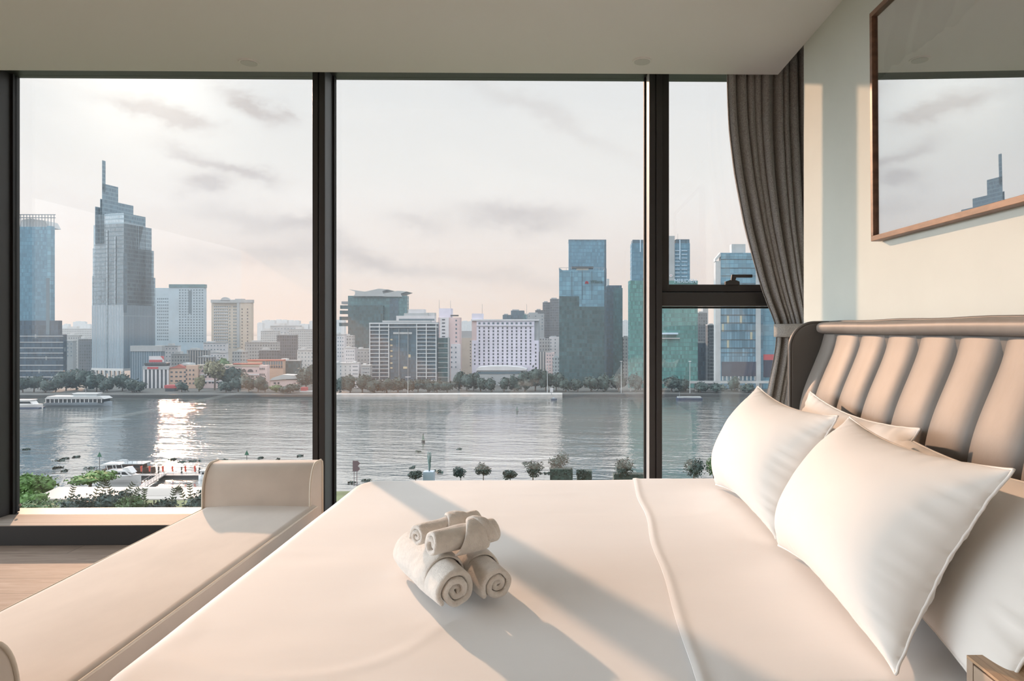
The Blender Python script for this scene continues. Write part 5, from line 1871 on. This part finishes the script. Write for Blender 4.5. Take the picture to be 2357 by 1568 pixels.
for px, lb in ((306, 'red banner flag beside the white yacht bow, first of the row'), (328, 'red banner flag second from the white yacht'),
               (347, 'red banner flag third from the white yacht, by the tall pile'), (377, 'red banner flag just right of the gangway end'),
               (399, 'red banner flag in the middle of the pontoon'), (429, 'red banner flag second from the small white launch'),
               (451, 'red banner flag nearest the small white launch')):
    p = atY(px, 1094, pa.y)
    e = empty('banner_flag', (p.x, pa.y, -48.0), lb, 'flag', 'red banner flags along the pontoon')
    zt_ = atY(px, 1072, pa.y).z
    MB().cyl((p.x, pa.y, -48.0), (p.x, pa.y, zt_), 0.05, n=6).build('pole', m_steel, e)
    zb_ = atY(px, 1086, pa.y).z
    MB().grid(8, 10, lambda s, t, p=p, zt_=zt_, zb_=zb_: (p.x - 0.05 - 0.62 * s, pa.y + 0.10 * math.sin(s * 5 + t * 3), lin(zt_, zb_, t) - 0.25 * s * (1 - t))).build('cloth', m_flag, e, smooth=True, solid=0.02)
for px, yt, lb in ((365, 1074, 'tall dark mooring pile where the gangway meets the pontoon'), (418, 1075, 'dark mooring pile in the middle of the pontoon'), (459, 1076, 'dark mooring pile beside the small white launch')):
    p = atY(px, yt, pa.y + 1.6)
    tag(MB().cyl((p.x, p.y, ZW - 0.5), p, 0.28, 0.26, 10).build('mooring_pile', m_dark, origin=(p.x, p.y, ZW)), lb, 'pile', 'mooring piles along the pontoon')


def hull(mb, x0, x1, y, z0, z1, beam, bow=0.25, d=1):
    """a boat hull along x, bow at x1 (d=1) or x0 (d=-1)"""
    N = 16
    L = x1 - x0
    vs, fs = [], []
    for i in range(N + 1):
        t = i / N
        f = t if d > 0 else 1 - t
        k = 1.0 if f < 1 - bow * 2 else max(0.02, 1 - ((f - (1 - bow * 2)) / (bow * 2)) ** 2.2)
        x = x0 + L * t
        sheer = 0.18 * (z1 - z0) * f * f
        over = (x1 - x0) * 0.0
        for (w_, z) in ((1.0, z1 + sheer), (0.82, (z0 + z1) / 2), (0.55, z0)):
            vs.append((x, y - beam / 2 * w_ * k, z))
            vs.append((x, y + beam / 2 * w_ * k, z))
    for i in range(N):
        o, q = i * 6, (i + 1) * 6
        fs += [(o, q, q + 2, o + 2), (o + 2, q + 2, q + 4, o + 4), (o + 1, o + 3, q + 3, q + 1), (o + 3, o + 5, q + 5, q + 3), (o, o + 1, q + 1, q), (o + 4, q + 4, q + 5, o + 5)]
    fs += [(0, 2, 4, 5, 3, 1), tuple(N * 6 + i for i in (1, 3, 5, 4, 2, 0))]
    mb.add(vs, fs)
    return mb


m_boatw = mat('white_boat_paint', (0.66, 0.67, 0.68), 0.35)
m_boatg = mat('grey_blue_boat', (0.30, 0.36, 0.42), 0.5)
m_boatn = mat('navy_boat_stripe', (0.04, 0.06, 0.11), 0.4)
m_boatwin = mat('boat_glass', (0.03, 0.04, 0.05), 0.15)
m_brown = mat('dark_boat_timber', (0.10, 0.075, 0.065), 0.7)


def boat_at(px0, px1, ywl, name, label, cat='boat'):
    D = (ZW - CZ) / ray(px0, ywl)[1]
    a, b_ = atY(px0, ywl, D), atY(px1, ywl, D)
    return empty(name, ((a.x + b_.x) / 2, D, ZW), label, cat), D, a.x, b_.x


# white motor yacht
e, D, x0, x1 = boat_at(250, 325, 1109, 'motor_yacht', 'white motor yacht moored beside the gangway')
L = x1 - x0
hull(MB(), x0 - 1.5, x1, D, ZW - 0.2, ZW + 2.1, 4.4, 0.3, 1).build('hull', m_boatw, e)
MB().prism([(x0 + 0.4, ZW + 2.0), (x0 + L * 0.78, ZW + 2.2), (x0 + L * 0.60, ZW + 4.0), (x0 + 0.2, ZW + 4.0)], D - 1.7, D + 1.7, 'y').build('cabin', m_boatw, e, bevel=0.08)
MB().prism([(x0 + 1.2, ZW + 2.7), (x0 + L * 0.46, ZW + 2.7), (x0 + L * 0.46, ZW + 3.4), (x0 + 1.2, ZW + 3.4)], D - 1.75, D + 1.75, 'y').build('cabin_window', m_boatwin, e)
MB().prism([(x0 + L * 0.50, ZW + 2.7), (x0 + L * 0.70, ZW + 2.6), (x0 + L * 0.60, ZW + 3.5), (x0 + L * 0.50, ZW + 3.5)], D - 1.75, D + 1.75, 'y').build('windscreen', m_boatwin, e)
MB().prism([(x0 + L * 0.50, ZW + 4.0), (x0 + L * 0.80, ZW + 3.0), (x0 + L * 0.66, ZW + 4.9), (x0 + L * 0.52, ZW + 4.8)], D - 1.4, D + 1.4, 'y').build('flybridge', m_boatw, e, bevel=0.05)
MB().prism([(x0 - 1.8, ZW + 5.6), (x0 + L * 0.42, ZW + 5.8), (x0 + L * 0.36, ZW + 6.3), (x0 - 0.8, ZW + 6.2)], D - 1.6, D + 1.6, 'y').build('hard_top', m_boatw, e, bevel=0.06)
for xx in (x0 + 0.2, x0 + L * 0.3):
    for yy in (-1.4, 1.4):
        MB().cyl((xx + 0.4, D + yy, ZW + 4.0), (xx, D + yy, ZW + 5.7), 0.10, n=6).build('strut', m_boatw, e)
# dark river boat behind it
e, D, x0, x1 = boat_at(245, 358, 1089, 'river_boat', 'dark open river boat with a clutter of awnings behind the yacht')
L = x1 - x0
hull(MB(), x0, x1, D, ZW - 0.2, ZW + 1.8, 5.0, 0.22, 1).build('hull', m_brown, e)
MB().box(x0 + 1, x1 - L * 0.24, D - 2.0, D + 2.0, ZW + 1.8, ZW + 3.3).build('cabin', m_brown, e)
MB().box(x0 + 1.5, x1 - L * 0.26, D - 2.05, D + 2.05, ZW + 2.2, ZW + 3.0).build('cabin_window', m_boatwin, e)
MB().box(x0 + 0.3, x1 - L * 0.16, D - 2.4, D + 2.4, ZW + 3.4, ZW + 3.7).build('awning', m_roofg, e, bevel=0.05)
MB().prism([(x0 + L * 0.2, ZW + 3.7), (x0 + L * 0.42, ZW + 3.7), (x0 + L * 0.38, ZW + 4.5), (x0 + L * 0.24, ZW + 4.5)], D - 1.4, D + 1.4, 'y').build('wheelhouse', m_roofg, e)
rr_ = MB()
for i in range(9):
    xx = lin(x0 + 0.6, x1 - L * 0.2, i / 8)
    rr_.cyl((xx, D - 2.3, ZW + 3.7), (xx, D - 2.3, ZW + 4.9), 0.06, n=5)
rr_.tube([(x0 + 0.6, D - 2.3, ZW + 4.9), (x1 - L * 0.2, D - 2.3, ZW + 4.9)], 0.07, 5)
rr_.build('rail', m_steel, e)
# small white launch
e, D, x0, x1 = boat_at(457, 500, 1104, 'launch', 'small white launch at the right end of the pontoon')
hull(MB(), x0, x1, D, ZW - 0.2, ZW + 1.2, 2.6, 0.25, -1).build('hull', m_boatw, e)
MB().box(x0 + 1.2, x1 - 1.0, D - 1.0, D + 1.0, ZW + 1.2, ZW + 2.9).build('cabin', m_boatw, e, bevel=0.08)
MB().box(x0 + 1.6, x1 - 1.4, D - 1.05, D + 1.05, ZW + 1.9, ZW + 2.6).build('cabin_window', m_boatwin, e)
MB().box(x0 + 0.9, x1 - 0.6, D - 1.2, D + 1.2, ZW + 3.0, ZW + 3.25).build('roof', m_boatw, e)
# far side boats
e, D, x0, x1 = boat_at(22, 99, 940, 'cruise_boat', 'white cabin boat near the left edge by the far bank')
L = x1 - x0
hull(MB(), x0, x1, D, ZW - 0.2, ZW + 2.4, 5.5, 0.2, 1).build('hull', m_boatw, e)
MB().box(x0, x1 - L * 0.03, D - 2.8, D + 2.8, ZW - 0.2, ZW + 0.7).build('hull_stripe', m_boatn, e)
MB().prism([(x0, ZW + 2.4), (x1 - L * 0.20, ZW + 2.4), (x1 - L * 0.30, ZW + 5.2), (x0, ZW + 5.2)], D - 2.4, D + 2.4, 'y').build('cabin', m_boatw, e)
MB().prism([(x0 + 1, ZW + 3.2), (x1 - L * 0.27, ZW + 3.2), (x1 - L * 0.31, ZW + 4.5), (x0 + 1, ZW + 4.5)], D - 2.45, D + 2.45, 'y').build('cabin_window', m_boatwin, e)
MB().box(x0, x1 - L * 0.26, D - 2.7, D + 2.7, ZW + 5.2, ZW + 5.6).build('roof', m_boatw, e)
e, D, x0, x1 = boat_at(112, 250, 935, 'ferry', 'long two deck restaurant ferry moored at the far bank')
L = x1 - x0
hull(MB(), x0, x1 + L * 0.06, D, ZW - 0.2, ZW + 2.6, 9, 0.16, 1).build('hull', m_boatg, e)
MB().box(x0 + 1, x1 - L * 0.04, D - 3.8, D + 3.8, ZW + 2.6, ZW + 5.0).build('lower_deck', m_boatwin, e)
for i in range(14):
    xx = lin(x0 + 1.2, x1 - L * 0.05, i / 13)
    MB().box(xx - 0.2, xx + 0.2, D - 4.2, D - 3.7, ZW + 2.6, ZW + 5.0).build('deck_post', m_boatw, e)
MB().prism([(x0 + 0.5, ZW + 5.0), (x1, ZW + 5.0), (x1 - L * 0.06, ZW + 6.4), (x0 + L * 0.06, ZW + 6.8)], D - 4.4, D + 4.4, 'y').build('canopy', m_conc, e)
MB().box(x0 + L * 0.45, x1 - L * 0.16, D - 2.2, D + 2.2, ZW + 6.5, ZW + 8.2).build('upper_deck', m_roofg, e)
MB().box(x0 + L * 0.44, x1 - L * 0.14, D - 2.6, D + 2.6, ZW + 8.2, ZW + 8.6).build('upper_roof', m_boatw, e)
MB().cyl((x0 + L * 0.62, D, ZW + 8.6), (x0 + L * 0.62, D, ZW + 11.5), 0.15, n=6).build('mast', m_steel, e)
e, D, x0, x1 = boat_at(1556, 1616, 921, 'barge', 'low grey open boat near the third mullion by the far bank')
hull(MB(), x0, x1, D, ZW - 0.2, ZW + 1.6, 4, 0.2, -1).build('hull', m_boatn, e)
MB().box(x0 + 1, x1 - 1, D - 1.8, D + 1.8, ZW + 1.6, ZW + 2.4).build('cargo', m_roofg, e)
MB().cyl((x0 + 2.5, D, ZW + 1.6), (x0 + 2.5, D, ZW + 6), 0.12, n=6).build('mast', m_steel, e)
e, D, x0, x1 = boat_at(1268, 1282, 921, 'speedboat', 'tiny dark speedboat below the pale street lamp')
hull(MB(), x0, x1, D, ZW - 0.1, ZW + 0.9, 2, 0.3, 1).build('hull', m_boatn, e)
MB().box(x0 + 1.2, x1 - 1.8, D - 0.8, D + 0.8, ZW + 0.9, ZW + 1.9).build('cabin', m_boatg, e)

# navigation marks
m_beacon = mat('green_beacon', (0.03, 0.12, 0.08), 0.6)
m_maroon = mat('maroon_board', (0.12, 0.085, 0.10), 0.7)


def beacon(px, y0, y1, ywl, lb):
    D = (ZW - CZ) / ray(px, ywl)[1]
    k = D / F_PX
    p, q = atY(px, y0, D), atY(px, y1, D)
    e = empty('navigation_beacon', (p.x, D, ZW), lb, 'beacon', 'green triangle beacons in the river')
    MB().cyl((p.x, D, ZW - 0.5), (p.x, D, q.z), 0.10, n=8).build('pole', m_dark, e)
    w_ = 5 * k
    MB().prism([(p.x - w_, q.z), (p.x + w_, q.z), (p.x, p.z)], D - 0.12, D + 0.12, 'y').build('triangle', m_beacon, e)


beacon(568, 1037, 1047.5, 1072, 'dark green triangle beacon on a pole above the bench arm')
beacon(229, 1041, 1052, 1082, 'dark green triangle beacon left of the dark river boat')


def buoy(px, yt, yb, lb, k2=1.0):
    D = (ZW - CZ) / ray(px, yb)[1]
    k = D / F_PX
    p = atY(px, yb, D)
    e = empty('buoy', (p.x, D, ZW), lb, 'buoy', 'dark navigation buoys in the river')
    h = (yb - yt) * k
    MB().cyl((p.x, D, ZW - 0.3), (p.x, D, ZW + h * 0.2), 4.5 * k * k2, 4.0 * k * k2, 16).build('float', m_dark, e)
    tw = MB()
    for i in range(4):
        a = math.pi / 4 + i * math.pi / 2
        c, s_ = math.cos(a), math.sin(a)
        tw.cyl((p.x + c * 2.6 * k, D + s_ * 2.6 * k, ZW + h * 0.2), (p.x + c * 0.8 * k, D + s_ * 0.8 * k, ZW + h * 0.8), 0.5 * k, 0.4 * k, 6)
    for f in (0.4, 0.6, 0.75):
        tw.cyl((p.x, D, ZW + h * f), (p.x, D, ZW + h * (f + 0.05)), 2.4 * k * (1.2 - f), n=10)
    tw.build('tower', m_beacon, e)
    MB().cyl((p.x, D, ZW + h * 0.8), (p.x, D, ZW + h), 0.9 * k, 0.7 * k, 10).build('lamp', m_dark, e)


buoy(974, 998, 1018, 'dark lattice buoy in mid river below the grid front office')
buoy(1190, 936, 948, 'small dark buoy near the far bank below the white hotel', 0.8)

# notched board on two poles
D = 213
a_, b_ = atY(812, 1061, D), atY(829, 1085, D)
e = empty('notched_board', (atY(820, 759, D).x, D, ZN), 'maroon notched signal board on two poles by the bed corner', 'sign')
cxm = (a_.z + b_.z) / 2
MB().prism([(a_.x, b_.z), (a_.x, a_.z), (lin(a_.x, b_.x, 0.66), a_.z), (b_.x, lin(a_.z, cxm, 0.5)), (lin(a_.x, b_.x, 0.68), cxm), (b_.x, lin(b_.z, cxm, 0.42)), (lin(a_.x, b_.x, 0.70), b_.z)],
           D - 0.12, D + 0.12, 'y').build('board', m_maroon, e)
for px in (815, 821.5):
    p = atY(px, 1085, D)
    MB().cyl((p.x, D, ZN), (p.x, D, p.z), 0.09, n=8).build('post', m_maroon, e)

# slender sculpture on a plinth
D = 212
m_plinth = mat('blue_grey_plinth', (0.30, 0.38, 0.45), 0.6)
m_bronze = mat('weathered_bronze', (0.13, 0.20, 0.20), 0.5)
p = atY(988, 1085, D)
e = empty('sculpture', (p.x, D, ZN), 'slender grey green sculpture on a blue plinth by the river', 'sculpture')
k = D / F_PX
MB().prism([(p.x - 13 * k, D - 1.2), (p.x + 11 * k, D - 1.2), (p.x + 11 * k, D + 1.6), (p.x - 13 * k, D + 1.6)], ZN, p.z).build('plinth', m_plinth, e, bevel=0.05)
fg = MB()
fg.tube([(p.x, D, p.z), (p.x + 1 * k, D, p.z + 12 * k), (p.x - 0.6 * k, D, p.z + 26 * k), (p.x + 0.4 * k, D, p.z + 38 * k)], lambda t: k * lin(1.6, 3.6, math.sin(t * 2.6)) if t < 0.9 else k * 1.4, 10, 0.8)
fg.tube([(p.x - 2 * k, D, p.z + 22 * k), (p.x - 3.4 * k, D, p.z + 34 * k), (p.x - 2.6 * k, D, p.z + 45 * k)], lambda t: k * lin(1.6, 0.9, t), 8)
fg.tube([(p.x + 2 * k, D, p.z + 20 * k), (p.x + 3.6 * k, D, p.z + 34 * k), (p.x + 3.2 * k, D, p.z + 44 * k)], lambda t: k * lin(1.6, 0.8, t), 8)
fg.ball((p.x + 0.4 * k, D, p.z + 41 * k), 1.8 * k, 1.8 * k, 2.4 * k, 10, 8)
fg.build('figure', m_bronze, e, smooth=True)

for lb, px, yt, yb, w_, D, mt in (
        ('low rounded shrub left of the blue plinth', 956, 1082, 1104, 36, 208, m_leafd),
        ('rounded shrub on the bank right of the sculpture', 1060, 1075, 1102, 34, 207, m_leafd),
        ('small wide topped tree on the bank, second right of the sculpture', 1112, 1067, 1096, 38, 207, m_leafd),
        ('low sparse shrub on the bank before the tall feathery bush', 1174, 1082, 1104, 32, 206, m_leafd),
        ('tall feathery bush on the bank left of the clipped hedge', 1226, 1056, 1104, 50, 206, m_leafd),
        ('pale feathery bush above the clipped hedge', 1290, 1042, 1084, 56, 210, m_leafd),
        ('small dark shrub just right of the clipped hedge', 1338, 1080, 1104, 26, 206, m_leafd),
        ('feathery bush left of the third mullion', 1440, 1050, 1100, 56, 207, m_leafd),
        ('leafy bush right of the third mullion beside the pillow', 1596, 1050, 1100, 60, 204, m_leafd),
        ('leafy bush against the front pillow edge', 1642, 1050, 1098, 44, 204, m_leafm)):
    sub_tree(lb, px, yt, yb, w_, D, mt, n=700, leaf=0.34, core=0.46, name='bush', cat='bush')
for lb, x0, x1, yt in (('clipped square hedge on the near bank right of centre', 1266, 1318, 1079), ('low clipped hedge beside the third mullion', 1412, 1482, 1091), ('short clipped hedge block right of the square hedge', 1328, 1362, 1084)):
    a_, b_ = atY(x0, yt, 207), atY(x1, yt, 207)
    r = random.Random(x0)
    mb = MB().box(a_.x, b_.x, 206, 209, ZN, a_.z)
    for _ in range(260):
        p = Vector((r.uniform(a_.x, b_.x), 206 + r.uniform(-0.2, 0.4), r.uniform(ZN, a_.z + 0.2)))
        v = Vector((r.uniform(-1, 1), r.uniform(-1, 1), r.uniform(-1, 1))).normalized() * 0.3
        w_ = v.orthogonal() * 0.6
        mb.add([p - v, p + w_, p + v, p - w_], [(0, 1, 2, 3)])
    tag(mb.build('clipped_hedge', m_leafd, fix=False, origin=((a_.x + b_.x) / 2, 207, ZN)), lb, 'hedge')

# drifting plant mats on the river
r = random.Random(77)
for i, (px, py, w_) in enumerate(((150, 1056, 16), (140, 1060, 20), (178, 1052, 8), (210, 1078, 24), (130, 1077, 18), (150, 1084, 12), (420, 1064, 16), (450, 1062, 24), (520, 1060, 14), (600, 1055, 10),
                                   (640, 1058, 8), (690, 1050, 10), (810, 1111, 20), (846, 1107, 14), (965, 1040, 8), (1012, 1088, 14), (1010, 1085, 10), (950, 1077, 6), (1058, 1034, 8), (1208, 1067, 8), (1260, 1090, 20), (60, 1035, 10), (398, 1058, 12), (1700, 1010, 10))):
    c = atZ(px, py, ZW)
    k = c.y / F_PX
    mb = MB()
    for _ in range(26):
        p = c + Vector((r.gauss(0, 0.28) * w_ * k, r.gauss(0, 0.6), r.uniform(0.05, 0.3)))
        v = Vector((r.uniform(-1, 1), r.uniform(-1, 1), r.uniform(-0.2, 0.4))).normalized() * r.uniform(0.3, 0.8)
        q = v.orthogonal() * 0.5
        mb.add([p - v, p + q, p + v, p - q], [(0, 1, 2, 3)])
    tag(mb.build('floating_plants', m_leafd, fix=False, origin=(c.x, c.y, ZW)), 'dark mat of floating water plants drifting on the river', 'plants', 'floating plant mats on the river')

# ------------------------------------------------------------------ haze over the city
HAZE = 0.00023
hm = bpy.data.materials.new('city_haze')
hm.use_nodes = True
t = NG(hm.node_tree)
t.n.clear()
vs_ = t.new('ShaderNodeVolumeScatter')
vs_.inputs['Color'].default_value = (0.66, 0.83, 1.0, 1)
vs_.inputs['Density'].default_value = HAZE
vs_.inputs['Anisotropy'].default_value = 0.1
t.l.new(vs_.outputs[0], t.new('ShaderNodeOutputMaterial').inputs['Volume'])
hz = box('haze', hm, -1700, 1700, 262, 1700, -60, 330)
tag(hz, 'thin evening haze over the river and city', 'haze', None, 'stuff')
hz.display_type = 'WIRE'
